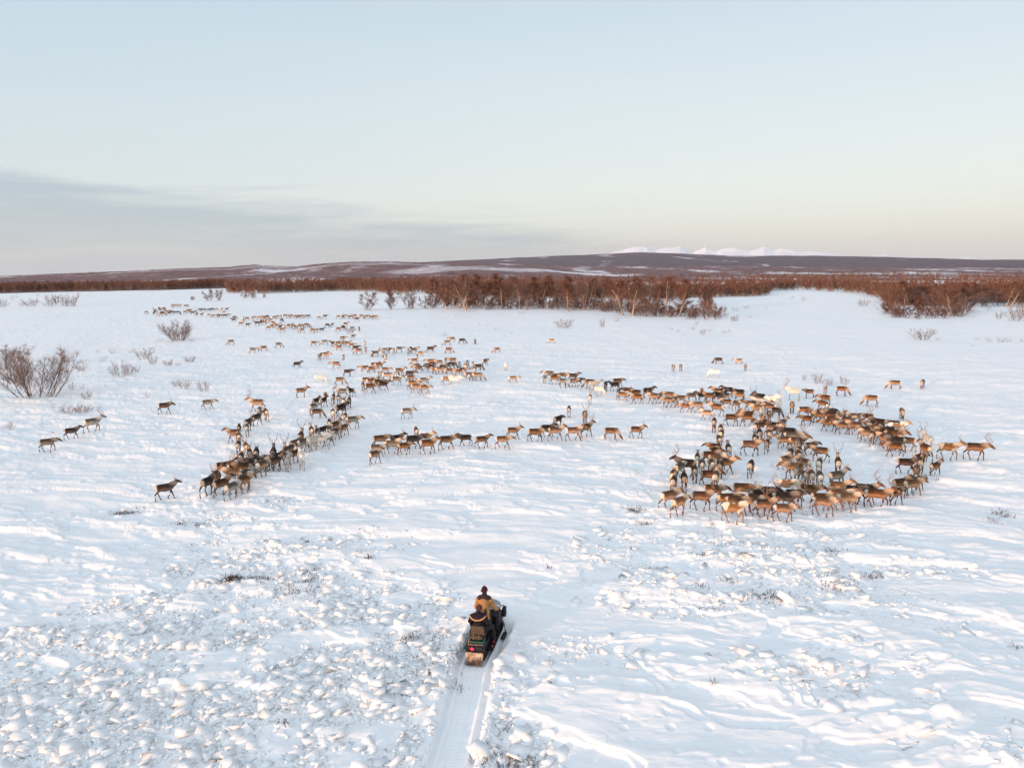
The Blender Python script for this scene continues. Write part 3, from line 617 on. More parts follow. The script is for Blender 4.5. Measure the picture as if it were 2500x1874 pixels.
series(block('bush', '1379 800 26 40;1471 799 26 14;1210 808 12 12;1086 822 13 16;1274 766 9 20;1248 815 6 8;1507 786 14 14;1169 795 8 6;1187 797 8 6;1040 800 6 8;1110 803 6 10'), 'shrub on the snow below the central grove', 'shrub', 'shrubs below the central grove')
series(block('bush', '1702 792 14 14;1793 784 16 20;1773 775 14 14;1795 759 12 18;1769 753 10 14;1822 753 9 16;1870 755 7 6;1691 806 10 20;1716 818 15 14;1655 812 10 9;1767 816 10 14;1730 810 9 13;1830 776 6 12;1640 806 8 10;1780 812 8 8'), 'low shrub right of the central grove', 'shrub', 'shrubs right of the central grove')
series(block('bush', '2253 830 27 54;2413 837 13 14;2442 837 14 18;2462 837 11 14;2495 837 11 14;2385 832 7 12;2290 833 6 14;2375 850 5 6'), 'shrub on the far right snow', 'shrub', 'shrubs on the far right snow')
series(block('bush', '1996 939 26 26;2024 943 20 20;2059 941 20 20;1963 934 16 9'), 'wispy shrub behind the single deer above the right loop', 'shrub', 'shrubs above the right loop')
series(block('bush', '2438 778 16 16;2480 782 32 38;2415 755 9 12;1962 733 13 14;1934 729 9 9;2108 747 18 22;2135 750 5 6;2500 770 40 30;2310 778 14 10;2240 779 8 10'), 'shrub at the foot of the right grove', 'shrub', 'shrubs at the foot of the right grove')
series(block('bush', '855 815 18 20;720 800 6 8;760 803 7 8;1290 757 8 12'), 'thin shrub beside the far herd', 'shrub', 'shrubs beside the far herd')
# --- central grove, tree by tree
g = []; rt = random.Random(21)
def pt(kind, px, base, top, w=None, seed=None):
    plant(kind, px, base, base-top, w, seed); g.append(plants[-1])
for px, b, t, w in [(1142, 757, 668, 60), (1225, 755, 672, 58), (1185, 748, 674, 40), (1250, 753, 676, 46), (1290, 745, 678, 36), (1320, 748, 678, 44), (1392, 762, 680, 56), (1427, 758, 676, 44), (1460, 755, 684, 34), (1350, 752, 686, 34),
                    (1535, 772, 678, 66), (1560, 765, 690, 40), (1597, 770, 694, 34), (1500, 760, 690, 38), (1636, 774, 682, 62), (1672, 768, 706, 34), (1725, 780, 722, 34), (1112, 752, 682, 40), (1080, 752, 694, 36), (1098, 755, 705, 26)]:
    pt('birch', px, b, t, w)
front_g = list(g); g = []
series(front_g, 'tall pale-stemmed birch in the front rank of the central grove', 'tree', 'front birches of the central grove')
for i in range(62):
    px = 1060+ (1745-1060)*(i+rt.random())/62; b = rt.uniform(722, 756) if px < 1480 else rt.uniform(722, 766)
    if 1480 < px < 1520 and b > 742: b = 735
    pt('birch' if rt.random() < .75 else 'sapling', px, b, rt.uniform(680, 697) if rt.random() < .8 else rt.uniform(700, 715), rt.uniform(28, 44))
series(g, 'brown birch in the rear ranks of the central grove', 'tree', 'rear birches of the central grove'); g = []
for i in range(84):
    px = 1050+(1760-1050)*(i+rt.random())/84; b = np.interp(px, [1075, 1450, 1560, 1760], [753, 759, 772, 784])+rt.uniform(-10, 1)
    pt('sapling', px, b, b-rt.uniform(22, 44), rt.uniform(18, 30))
series(g, 'waist-high birch sapling in the undergrowth of the central grove', 'tree', 'undergrowth of the central grove'); g = []
# --- right grove
for i in range(46):
    px = 2152+(2540-2152)*(i+rt.random())/46; f = rt.random(); b = 735+f*(np.interp(px, [2152, 2360, 2420, 2540], [764, 776, 748, 762])-735)
    pt('birch' if rt.random() < .6 else 'sapling', px, b, rt.uniform(690, 704)+f*rt.uniform(0, 34), rt.uniform(28, 44))
series(g, 'birch in the grove at the right edge', 'tree', 'birches of the right grove'); g = []
for i in range(18):
    px = 2155+(2345-2155)*(i+rt.random())/18; b = rt.uniform(764, 779); pt('sapling', px, b, b-rt.uniform(18, 34), rt.uniform(20, 34))
series(g, 'reddish sapling along the front of the right grove', 'tree', 'saplings of the right grove'); g = []
print('plants', len(plants), time.time()-T0)

# --- the far wood that closes the plain: one mass
def wood(seed):
    rg = np.random.default_rng(seed); vs = []
    for k in range(7):
        tv, tf, cv_, cf = tree_arrays(200+k, h=1., spread=.36, stems=1+k % 3, lean=.26, nlimb=6, ntwig=230, sides=3, tw=.017, twl=.17, crown0=.14, stem_r=.009, limb_r=.007, sub=1)
        vs.append((tv, np.concatenate([tf[:, [0, 1, 2]], tf[:, [0, 2, 3]]]), cv_, cf))
    edge = [(-900, 735), (-300, 722), (0, 716), (120, 713), (250, 711), (400, 708), (500, 704), (552, 703), (560, 716), (640, 717), (720, 714), (800, 712), (860, 711), (930, 714), (1000, 716), (1100, 722), (1250, 728), (1480, 728), (1600, 727), (1760, 727), (1780, 724),
            (1850, 724), (1872, 722), (1880, 711), (1940, 708), (1990, 709), (2040, 714), (2090, 717), (2140, 726), (2170, 742), (2330, 745), (2400, 735), (2500, 737), (2900, 745), (3400, 770)]
    ea = np.array([math.atan2(*P(x, y)[:2]) for x, y in edge]); er = np.array([math.hypot(*P(x, y)[:2]) for x, y in edge])
    n = 11500; a = np.radians(rg.uniform(-50, 50, n)); r0 = np.interp(a, ea, er)
    r = r0*(1+.02*rg.random(n))+np.abs(rg.normal(0, 1, n))**1.7*75+(rg.random(n) < .22)*rg.uniform(0, 700, n)
    ok = (r < 860) & ((np.degrees(a) > -36) | (rg.random(n) < .5)); a = a[ok]; r = r[ok]; r0 = r0[ok]
    dens = fbm(np.sin(a)*r/40, np.cos(a)*r/40, 3, 77); ok = (dens > .36) | (rg.random(len(a)) < .45); a = a[ok]; r = r[ok]; r0 = r0[ok]
    X = np.sin(a)*r; Y = np.cos(a)*r; Z = ground_large(X, Y)
    sh = sst(-.1, .2, a)  # trees get lower towards the right
    Hh = (7.2*(1-sh)+5.9*sh)*(.72+.4*rg.random(len(a)))*(.85+.35*fbm(X/60, Y/60, 2, 5)); Hh = np.where(rg.random(len(a)) < .2, Hh*.55, Hh)
    TVs = []; TFs = []; CVs = []; CFs = []; nt = nc = 0
    kk = rg.integers(0, len(vs), len(a))
    for i in range(len(a)):
        tv, tf, cv_, cf = vs[kk[i]]; c, s = math.cos(i*2.4), math.sin(i*2.4); Rm = np.array([[c, s, 0], [-s, c, 0], [0, 0, 1]]); q = np.array([X[i], Y[i], Z[i]]); sc = Hh[i]*np.array([1.15, 1.15, 1.])
        TVs.append((tv*sc)@Rm+q); TFs.append(tf+nt); nt += len(tv); CVs.append((cv_*sc)@Rm+q); CFs.append(cf+nc); nc += len(cv_)
    V = np.concatenate(TVs+CVs); Fq = np.concatenate([np.concatenate(TFs), np.concatenate(CFs)+nt])
    me = mesh_np('far_wood', V, Fq); me.materials.append(bark); me.materials.append(twigm)
    mi = np.zeros(len(Fq), dtype=np.int32); mi[sum(map(len, TFs)):] = 1; me.polygons.foreach_set('material_index', mi)
    return me, len(a)
me, nw = wood(9)
wo_ = obj('far_wood', me); tag(wo_, 'long belt of bare brown birch wood closing off the snowy plain', 'wood', None, 'stuff')
print('wood', nw, len(me.polygons), time.time()-T0)

# --- heather and twigs poking through the crust
def heather():
    rg = np.random.default_rng(4); V = []
    for px, py, r, n in [(298, 1250, .45, 160), (320, 1248, .5, 60), (440, 1275, .4, 60), (490, 1276, .3, 40), (565, 1416, .34, 330), (590, 1408, .6, 60), (640, 1408, .5, 80), (750, 1392, .45, 70), (735, 1440, .8, 110), (755, 1412, .4, 60), (700, 1430, .9, 60), (900, 1371, .22, 50),
                         (1005, 1562, .35, 90), (985, 1568, .3, 40), (1000, 1600, .8, 50), (1040, 1640, .9, 60), (1120, 1670, .3, 14), (1555, 1255, .5, 110), (1572, 1282, .5, 80), (1545, 1250, .3, 40), (1765, 1335, .5, 40), (1725, 1370, .3, 50), (1585, 1397, .15, 30), (1780, 1432, .4, 60),
                         (1905, 1468, .5, 90), (1870, 1472, .6, 70), (1830, 1468, .5, 40), (2050, 1443, .6, 90), (2015, 1440, .5, 40), (2125, 1418, .4, 60), (2030, 1365, .4, 60), (1735, 1495, .6, 60), (1700, 1448, .5, 50), (2436, 1254, .45, 70), (2455, 1262, .3, 40), (2425, 1281, .3, 60), (2480, 1598, .2, 16), (1745, 1690, .1, 14),
                         (1205, 1850, .45, 100), (1245, 1866, .3, 50), (1300, 1862, .35, 60), (1238, 1780, .12, 20), (1740, 1288, .3, 40), (1962, 1268, .2, 20), (2287, 1180, .15, 20), (690, 1770, .3, 16), (1342, 1390, .1, 14), (1458, 968, .2, 20), (130, 1058, .15, 12), (1075, 1545, .3, 16), (1010, 1575, .2, 20)]:
        q = P(px, py)
        for i in range(n):
            x = q[0]+rg.normal(0, r*.6); y = q[1]+rg.normal(0, r*.55); z = gzl(x, y)+.02
            a = rg.uniform(0, 2*PI); L = rg.uniform(.06, .26); w = rg.uniform(.006, .016); e = rg.uniform(.15, 1.2)
            d = np.array([math.cos(a)*math.cos(e), math.sin(a)*math.cos(e), math.sin(e)])*L; c = np.array([-math.sin(a), math.cos(a), 0])*w
            o = np.array([x, y, z]); V += [o-c, o+c, o+d, o+d*.4-c*.6, o+d*.4+c*.6, o+d*.7+np.array([-d[1], d[0], abs(d[2])+.02])*rg.uniform(-.8, .8)]
    V = np.array(V); V[:, 2] += np.repeat((ground_h(V[::6, 0], V[::6, 1])-ground_large(V[::6, 0], V[::6, 1]))*.9, 6)
    return mesh_np('heather', V, np.arange(len(V)).reshape(-1, 3))
ho = obj('heather', heather(), simple('heather_twigs', (.095, .05, .038), .95, 0, .4, 6)); tag(ho, 'dark heather twigs poking through the broken snow', 'heather', None, 'stuff')

# ------------------------------------------------------------------ lofted bodies fused by a voxel remesh
def loft(bm, pts, n=14):
    """pts: (x,y,z, half_width, half_height); rings are perpendicular to the line, closed with rounded caps"""
    P_ = [Vector(p[:3]) for p in pts]; rings = []
    k = len(pts)
    # rounded end caps
    d0 = (P_[0]-P_[1]).normalized(); d1 = (P_[-1]-P_[-2]).normalized()
    seq = [(P_[0]+d0*min(pts[0][3:5])*.75, pts[0][3]*.55, pts[0][4]*.55, -d0)]
    for i in range(k): seq.append((P_[i], pts[i][3], pts[i][4], (P_[min(i+1, k-1)]-P_[max(i-1, 0)]).normalized()))
    seq.append((P_[-1]+d1*min(pts[-1][3:5])*.75, pts[-1][3]*.55, pts[-1][4]*.55, d1))
    for c, w, h, d in seq:
        side = Vector((0, 0, 1)).cross(d)
        if side.length < .25: side = Vector((0, 1, 0))-d*d.y
        side.normalize(); up = d.cross(side).normalized()
        rings.append([bm.verts.new(c+side*w*math.cos(2*PI*j/n)+up*h*math.sin(2*PI*j/n)) for j in range(n)])
    for a, b in zip(rings, rings[1:]):
        for j in range(n): bm.faces.new((a[j], a[(j+1) % n], b[(j+1) % n], b[j]))
    bm.faces.new(rings[0][::-1]); bm.faces.new(rings[-1])
def fuse(name, bm, voxel, ratio=.35, smooth=2, sub=None):
    bmesh.ops.recalc_face_normals(bm, faces=bm.faces)
    me = bpy.data.meshes.new(name); bm.to_mesh(me); bm.free()
    o = bpy.data.objects.new('tmp', me); COL.objects.link(o)
    m = o.modifiers.new('r', 'REMESH'); m.mode = 'VOXEL'; m.voxel_size = voxel
    if smooth: s = o.modifiers.new('s', 'SMOOTH'); s.factor = .5; s.iterations = smooth
    if ratio < 1: dd = o.modifiers.new('d', 'DECIMATE'); dd.ratio = ratio
    dg = bpy.context.evaluated_depsgraph_get(); dg.update()
    r = bpy.data.meshes.new_from_object(o.evaluated_get(dg)); r.name = name
    bpy.data.objects.remove(o); bpy.data.meshes.remove(me)
    r.polygons.foreach_set('use_smooth', np.ones(len(r.polygons), bool)); return r

# ------------------------------------------------------------------ reindeer
LEGX = {'w': ((.20, 0), (-.16, .05), (-.20, 0), (.15, .04)), 'v': ((-.19, .0), (.20, .03), (.17, .05), (-.2, 0)), 's': ((.02, 0), (-.03, 0), (.03, 0), (-.05, 0)), 'g': ((.12, 0), (-.03, 0), (.05, 0), (-.1, 0))}
def deer_body(pose, neck, voxel=.021, ratio=.34):
    bm = bmesh.new(); S = []
    def L(zone, pts, n=14): loft(bm, pts, n); S.extend([(p, zone) for p in pts])
    L('b', [(-.60, 0, .93, .05, .07), (-.55, 0, .93, .12, .145), (-.43, 0, .91, .175, .215), (-.22, 0, .875, .205, .245), (0, 0, .865, .22, .262), (.2, 0, .875, .21, .26), (.37, 0, .915, .175, .24), (.49, 0, .95, .13, .19), (.56, 0, .98, .08, .12)], 18)
    if neck == 'g':
        N = [(.42, 0, .98, .13, .20), (.58, 0, .86, .115, .18), (.72, 0, .68, .095, .15), (.83, 0, .49, .075, .12)]
        Hd = [(.83, 0, .46, .088, .105), (.93, 0, .35, .085, .10), (1.02, 0, .23, .064, .072), (1.07, 0, .14, .055, .06)]
    elif neck == 'l':
        N = [(.40, 0, 1.0, .14, .215), (.56, 0, .99, .12, .20), (.70, 0, .99, .10, .175), (.80, 0, 1.01, .08, .13)]
        Hd = [(.80, 0, 1.04, .088, .105), (.92, 0, .99, .085, .10), (1.06, 0, .89, .064, .072), (1.14, 0, .83, .056, .06)]
    else:
        N = [(.40, 0, 1.0, .14, .22), (.54, 0, 1.05, .12, .20), (.66, 0, 1.11, .10, .175), (.75, 0, 1.18, .08, .13)]
        Hd = [(.74, 0, 1.23, .088, .105), (.87, 0, 1.20, .085, .10), (1.01, 0, 1.13, .064, .072), (1.10, 0, 1.08, .056, .06)]
    L('n', N); L('h', Hd[:3], 12); L('m', Hd[2:], 10)
    hx = Hd[0][0]; hz0 = Hd[0][2]
    for s in (-1, 1): L('h', [(hx-.02, s*.06, hz0+.05, .02, .03), (hx-.06, s*.12, hz0+.08, .022, .032), (hx-.09, s*.18, hz0+.10, .014, .02)], 8)
    L('r', [(-.58, 0, 1.0, .035, .03), (-.66, 0, .95, .035, .03), (-.68, 0, .87, .025, .03)], 8)
    lf = LEGX[pose]
    for s, (dx, up) in ((-1, lf[0]), (1, lf[1])):
        kx = .37+dx*.45+(.07 if up else 0); kz = .42+up; fx = .36+dx-(.05 if up else 0)
        L('b', [(.36, s*.10, .92, .07, .11), (.34+dx*.1, s*.115, .74, .06, .085)], 12)
        L('l', [(.34+dx*.1, s*.115, .72, .052, .07), (kx, s*.11, kz, .040, .046), (.5*(kx+fx), s*.105, .25+up, .031, .034), (fx, s*.10, .10+up, .032, .034)], 10)
        L('f', [(fx, s*.10, .09+up, .03, .034), (fx+.05, s*.10, .035+up, .045, .048)], 8)
    for s, (dx, up) in ((-1, lf[2]), (1, lf[3])):
        sx = -.36+dx*.25; hkx = -.53+dx*.62; hkz = .46+up*.7; fx = -.46+dx
        L('b', [(-.42, s*.095, .93, .09, .16), (sx, s*.12, .72, .07, .12)], 12)
        L('l', [(sx, s*.12, .70, .06, .10), (.5*(sx+hkx)-.01, s*.115, .57+up*.5, .042, .055), (hkx, s*.11, hkz, .040, .052), (.5*(hkx+fx)+.01, s*.105, .27+up, .031, .034), (fx, s*.10, .10+up, .032, .034)], 10)
        L('f', [(fx, s*.10, .09+up, .03, .034), (fx+.05, s*.10, .035+up, .045, .048)], 8)
    me = fuse('reindeer_body', bm, voxel, ratio)
    V = np.zeros(len(me.vertices)*3); me.vertices.foreach_get('co', V); V = V.reshape(-1, 3)
    Nn = np.zeros(len(me.vertices)*3); me.vertices.foreach_get('normal', Nn); Nn = Nn.reshape(-1, 3)
    # per-vertex coat zones: R pale fur, G neck, B dark legs and face, A height on the trunk
    SP = []; SZ = []
    for i in range(len(S)-1):
        (a, za), (b, zb) = S[i], S[i+1]
        if za != zb: SP.append(a); SZ.append(za); continue
        for t in (0, .33, .66): SP.append(tuple(np.array(a)*(1-t)+np.array(b)*t)); SZ.append(za)
    SP.append(S[-1][0]); SZ.append(S[-1][1]); SP = np.array(SP)
    D = np.sqrt(((V[:, None, :]-SP[None, :, :3])**2).sum(-1))/(SP[None, :, 3:5].mean(-1)+.02); w = np.exp(-(D**2)*3.2); w /= w.sum(1, keepdims=True)+1e-12
    Z = {z: w[:, [i for i, q in enumerate(SZ) if q == z]].sum(1) for z in 'bnhmrlf'}
    rump = sst(-.44, -.56, V[:, 0])*sst(.62, .74, V[:, 2])*sst(1.10, 1.0, V[:, 2])*sst(-.1, -.55, Nn[:, 0]); belly = Z['b']*sst(.72, .64, V[:, 2])*sst(.35, -.1, -np.abs(V[:, 0])+.0+.3)
    pale = np.clip(rump*1.2+Z['r']+belly*.5+Z['m']*.25, 0, 1); low = Z['n']
    dark = np.clip(Z['l']*sst(.74, .50, V[:, 2])+Z['f']+Z['h']*.75+Z['m']*.5, 0, 1)
    ht = np.clip((V[:, 2]-.62)/.5, 0, 1)*(Z['b'] > .3)+(Z['b'] <= .3)*.5
    at = me.color_attributes.new('zones', 'FLOAT_COLOR', 'POINT'); at.data.foreach_set('color', np.stack([pale, low, dark, ht], -1).astype(np.float32).ravel())
    return me
def coat(name, back, flank, neck, legs, pale=(.62, .54, .43), patch=None):
    m = Mat(name, flank, .9, 0, .1)
    a = m.n.new('ShaderNodeAttribute'); a.attribute_name = 'zones'; sp_ = m.n.new('ShaderNodeSeparateColor'); m.l.new(a.outputs['Color'], sp_.inputs[0])
    oi = m.n.new('ShaderNodeObjectInfo')
    nz = m.noise(3.2, 5, .6); ht = m.math('ADD', a.outputs['Alpha'], m.math('MULTIPLY', m.math('SUBTRACT', nz, .5), .5))
    c = m.ramp(ht, [(.02, c4(*[q*1.1 for q in back])), (.16, c4(*flank)), (.34, c4(*[v*.88+p*.12 for v, p in zip(flank, pale)])), (.46, c4(*flank)), (.56, c4(*[(v+q*2)/3 for v, q in zip(flank, back)])), (.9, c4(*back))])
    if patch: c = m.mix(m.ramp(m.noise(1.6, 2, .4, vec=None), [(.47, c4(0, 0, 0)), (.53, c4(1, 1, 1))]), c, c4(*patch))
    c = m.mix(sp_.outputs[1], c, c4(*neck)); c = m.mix(sp_.outputs[2], c, c4(*legs)); c = m.mix(sp_.outputs[0], c, c4(*pale))
    hv = m.n.new('ShaderNodeHueSaturation'); m.l.new(c, hv.inputs['Color']); m.l.new(m.math('ADD', m.math('MULTIPLY', oi.outputs['Random'], .75), .62), hv.inputs['Value'])
    m.l.new(m.math('ADD', m.math('MULTIPLY', m.math('FRACT', m.math('MULTIPLY', oi.outputs['Random'], 7.3)), .3), .85), hv.inputs['Saturation'])
    m.col(hv.outputs[0]); m.bump(m.noise(26, 4, .7), .35, .015); return m.m
COATS = {'b': coat('brown_coat', (.062, .032, .020), (.32, .155, .078), (.50, .36, .25), (.13, .055, .037)),
         'd': coat('dark_coat', (.026, .019, .017), (.095, .056, .040), (.22, .17, .14), (.05, .030, .026), (.50, .42, .33)),
         'g': coat('grey_coat', (.065, .052, .043), (.28, .235, .19), (.48, .43, .37), (.12, .085, .065)),
         'p': coat('fawn_coat', (.11, .06, .034), (.50, .285, .16), (.64, .49, .36), (.21, .10, .065), (.68, .58, .46)),
         'w': coat('white_coat', (.60, .52, .43), (.72, .64, .54), (.76, .70, .62), (.46, .36, .29), (.8, .74, .66)),
         'm': coat('pied_coat', (.20, .105, .055), (.38, .20, .11), (.72, .62, .50), (.30, .19, .13), (.74, .66, .55), (.72, .64, .54))}
antm = simple('antler_bone', (.30, .19, .13), .7, 0, .3, 10)
def antler(s, big, head):
    """one antler: main beam sweeping back, up and forward, brow tine, bez tine and crown tines"""
    hx, hz = head; bm = bmesh.new(); k = .74 if big else .40; w = .017 if big else .012
    def T(pts, r0, r1):
        n = len(pts); loft(bm, [(hx+p[0]*k, s*(.045+p[1]*k), hz+.05+p[2]*k, r0+(r1-r0)*i/(n-1), r0+(r1-r0)*i/(n-1)) for i, p in enumerate(pts)], 6)
    T([(0, 0, 0), (-.10, .06, .12), (-.24, .17, .27), (-.30, .27, .45), (-.24, .33, .64), (-.10, .33, .78), (.04, .28, .86)], w, w*.55)
    T([(.0, .01, .03), (.10, .03, .08), (.20, .03, .17), (.24, .04, .26)], w*.8, w*.5)
    T([(-.20, .15, .22), (-.04, .20, .30), (.06, .22, .42), (.07, .20, .50)], w*.8, w*.45)
    T([(-.29, .25, .42), (-.40, .28, .50), (-.43, .30, .58)], w*.7, w*.4)
    if big:
        T([(-.24, .33, .62), (-.26, .34, .76), (-.20, .34, .88)], w*.7, w*.4); T([(-.10, .33, .78), (-.10, .32, .90), (-.03, .30, .98)], w*.65, w*.4); T([(-.04, .22, .30), (.07, .24, .32), (.13, .22, .38)], w*.6, w*.4)
    bmesh.ops.recalc_face_normals(bm, faces=bm.faces)
    me = bpy.data.meshes.new('antler'); bm.to_mesh(me); bm.free(); me.materials.append(antm); return me
BODY = {}; HEADP = {'g': (.85, .50), 'l': (.80, 1.08), 'h': (.74, 1.28)}
for key in (('w', 'h'), ('v', 'h'), ('w', 'l'), ('v', 'l'), ('s', 'h'), ('s', 'l'), ('g', 'g')): BODY[key] = deer_body(*key)
ANT = {(s, b, hn): antler(s, b, HEADP[hn]) for s in (-1, 1) for b in (0, 1) for hn in 'ghl'}
print('deer protos', [len(b.polygons) for b in BODY.values()], time.time()-T0)
rr = random.Random(5)
for d in deer:
    d['dist'] = math.hypot(*d['p']); rp = rr.random()
    if d['pose'] == 'g': d['key'] = ('g', 'g')
    elif d['pose'] == 's': d['key'] = ('s', 'h' if rp < .6 else 'l')
    else: d['key'] = (rr.choice('wv'), 'h' if rp < (.75 if d['ant'] else .4) else 'l')
order = sorted(deer, key=lambda d: d['dist']); near_d = order[:300]; far_d = order[300:]
ADJ = {'b': 'brown', 'd': 'dark brown', 'g': 'grey', 'p': 'fawn', 'w': 'white', 'm': 'piebald'}
AN = {0: 'antlerless', 1: 'small-antlered', 2: 'large-antlered'}
PO = {'w': 'walking', 's': 'standing', 'g': 'grazing'}
HDW = {'A': 'away', 'T': 'viewerward', 'R': 'rightward', 'L': 'leftward', 'RA': 'away-right', 'RT': 'near-right', 'LA': 'away-left', 'LT': 'near-left'}
cls = {}
for d in near_d: cls.setdefault((d['cl'], d['coat'], d['ant'], d['pose'], d['hd']), []).append(d)
for key, L in cls.items():
    cl, co, an, po, hd = key; L.sort(key=lambda d: d['px'])
    for i, d in enumerate(L):
        base = '%s %s reindeer %s %s' % (AN[an], ADJ[co], PO[po], HDW[hd])
        if len(L) > 1: base = ('leftmost ' if i == 0 else 'rightmost ' if i == len(L)-1 else ORD[i]+' from left ')+base
        d['label'] = base+(' among the ' if cl.startswith(('walkers', 'strays', 'loners')) else ' in the ')+cl
for d in near_d:
    me = BODY[d['key']]
    o = bpy.data.objects.new('reindeer', me); link(o)
    if not me.materials: me.materials.append(COATS['b'])
    o.material_slots[0].link = 'OBJECT'; o.material_slots[0].material = COATS[d['coat']]
    x, y = d['p']; fx, fy = math.sin(d['h'])*.4, math.cos(d['h'])*.4; o.location = (x, y, min(gz(x, y), gz(x+fx, y+fy), gz(x-fx, y-fy))+.01); s = d['sc']; jx = .88+.11*((d['i']*7919) % 97)/97.; o.scale = (s*jx, s*(.93+.14*((d['i']*104729) % 89)/89.), s*(1.02-.06*((d['i']*31) % 13)/13.))
    o.rotation_euler = (0, 0, PI/2-d['h']); tag(o, d['label'], 'reindeer', 'reindeer, '+d['cl'])
    if d['ant']:
        for sd_ in (-1, 1): obj('antler', ANT[(sd_, int(d['ant'] == 2), d['key'][1])], None, o)
# the farthest animals, past three hundred
def far_herd():
    Vs = []; Fs = []; Z = []; Cx = []; n0 = 0
    low = {}
    for k in (('w', 'l'), ('s', 'l'), ('g', 'g'), ('v', 'h')):
        o = bpy.data.objects.new('t', BODY[k]); COL.objects.link(o); m = o.modifiers.new('d', 'DECIMATE'); m.ratio = .22
        t = o.modifiers.new('t', 'TRIANGULATE'); dg = bpy.context.evaluated_depsgraph_get(); dg.update(); e = bpy.data.meshes.new_from_object(o.evaluated_get(dg)); bpy.data.objects.remove(o)
        V = np.zeros(len(e.vertices)*3); e.vertices.foreach_get('co', V); Fq = np.zeros(len(e.polygons)*3, dtype=np.int32); e.polygons.foreach_get('vertices', Fq)
        at = e.color_attributes['zones']; c = np.zeros(len(e.vertices)*4); at.data.foreach_get('color', c); low[k] = (V.reshape(-1, 3), Fq.reshape(-1, 3), c.reshape(-1, 4)); bpy.data.meshes.remove(e)
    ks = list(low); mats = 'bdgpwm'; MI = []
    for d in far_d:
        k = d['key'] if d['key'] in low else ks[d['i'] % 4]; V, Fq, c = low[k]; a = PI/2-d['h']; x, y = d['p']; R = np.array([[math.cos(a), math.sin(a), 0], [-math.sin(a), math.cos(a), 0], [0, 0, 1]])
        Vs.append((V*d['sc'])@R+np.array([x, y, gzl(x, y)+.05])); Fs.append(Fq+n0); n0 += len(V); Z.append(c); MI += [mats.index(d['coat'])]*len(Fq)
    me = mesh_np('reindeer_herd', np.concatenate(Vs), np.concatenate(Fs), True)
    for c in mats: me.materials.append(COATS[c])
    me.polygons.foreach_set('material_index', np.array(MI, dtype=np.int32))
    at = me.color_attributes.new('zones', 'FLOAT_COLOR', 'POINT'); at.data.foreach_set('color', np.concatenate(Z).astype(np.float32).ravel()); return me
tag(obj('reindeer_herd', far_herd()), 'farthest part of the reindeer herd strung out across the upper left snow', 'reindeer herd', None, 'stuff')
print('deer', len(near_d), len(far_d), time.time()-T0)

# ------------------------------------------------------------------ snowmobile and riders (local axes: +Y forward, +X right)
def bx(bm, x0, x1, y0, y1, z0, z1, bev=.0, taper=None):
    r = bmesh.ops.create_cube(bm, size=1); vs = r['verts']
    for v in vs:
        top_ = v.co.z > 0
        v.co = Vector(((x0+x1)/2+v.co.x*(x1-x0), (y0+y1)/2+v.co.y*(y1-y0), (z0+z1)/2+v.co.z*(z1-z0)))
        if taper and top_: v.co.x = (x0+x1)/2+(v.co.x-(x0+x1)/2)*taper[0]; v.co.y = (y0+y1)/2+(v.co.y-(y0+y1)/2)*taper[1]
    if bev:
        es = list({e for v in vs for e in v.link_edges}); bmesh.ops.bevel(bm, geom=es, offset=bev, segments=2, affect='EDGES', profile=.6)
def prism(bm, prof, x0, x1, bev=0.):
    """side outline in (y,z) pulled out between x0 and x1"""
    a = [bm.verts.new((x0, y, z)) for y, z in prof]; b = [bm.verts.new((x1, y, z)) for y, z in prof]; n = len(prof)
    fs = [bm.faces.new(a[::-1]), bm.faces.new(b)]+[bm.faces.new((a[i], a[(i+1) % n], b[(i+1) % n], b[i])) for i in range(n)]
    if bev: bmesh.ops.bevel(bm, geom=list(set(fs[0].edges) | set(fs[1].edges)), offset=bev, segments=2, affect='EDGES', profile=.6)
def tube(bm, pts, r, n=8):
    loft(bm, [(p[0], p[1], p[2], r, r) for p in pts], n)
def fin(name, bm, mat, parent, smooth=True):
    bmesh.ops.recalc_face_normals(bm, faces=bm.faces); me = bpy.data.meshes.new(name); bm.to_mesh(me); bm.free()
    me.materials.append(mat)
    if smooth:
        me.polygons.foreach_set('use_smooth', np.ones(len(me.polygons), bool))
        me.set_sharp_from_angle(angle=math.radians(38))
    return obj(name, me, None, parent)
blackp = simple('black_plastic', (.018, .018, .022), .45, 0, .4, 5); blackm = simple('black_steel', (.02, .02, .024), .4, .4, .3, 9)
rubber = simple('track_rubber', (.022, .022, .024), .9, 0, .4, 12, .3); vinyl = simple('seat_vinyl', (.03, .024, .022), .6, 0, .3, 8)
greyp = simple('pale_cowl', (.42, .44, .46), .35, 0, .12, 4); canvas = simple('brown_canvas', (.10, .07, .045), .9, 0, .3, 14, .3); green = simple('green_crate', (.02, .075, .056), .5, 0, .3, 6)
rope = simple('tan_wood', (.40, .22, .12), .8, 0, .3, 20, .3); redp = simple('red_reflector', (.42, .06, .07), .4); alum = simple('aluminium', (.42, .43, .45), .4, .8, .15, 9)
glassm = Mat('tinted_windshield', (.03, .035, .05), .12, 0, .5); glassm.b.inputs['Alpha'].default_value = .45; glassm = glassm.m
fl = Mat('snow_flap', (.2, .13, .09), .9); fn = fl.noise(7, 5, .65); fsp = fl.n.new('ShaderNodeSeparateXYZ'); fl.l.new(fl.coord('Object'), fsp.inputs[0])
fl.col(fl.ramp(fl.math('ADD', fn, fl.math('MULTIPLY', fsp.outputs[2], .75)), [(.55, c4(.085, .05, .036)), (.68, c4(.24, .15, .10)), (.80, c4(.45, .33, .24)), (.9, c4(.66, .56, .46))])); fl = fl.m
tl = Mat('tail_light', (.5, .01, .03), .3); tl.b.inputs['Emission Color'].default_value = (1, .03, .09, 1); tl.b.inputs['Emission Strength'].default_value = 1.7; tl = tl.m
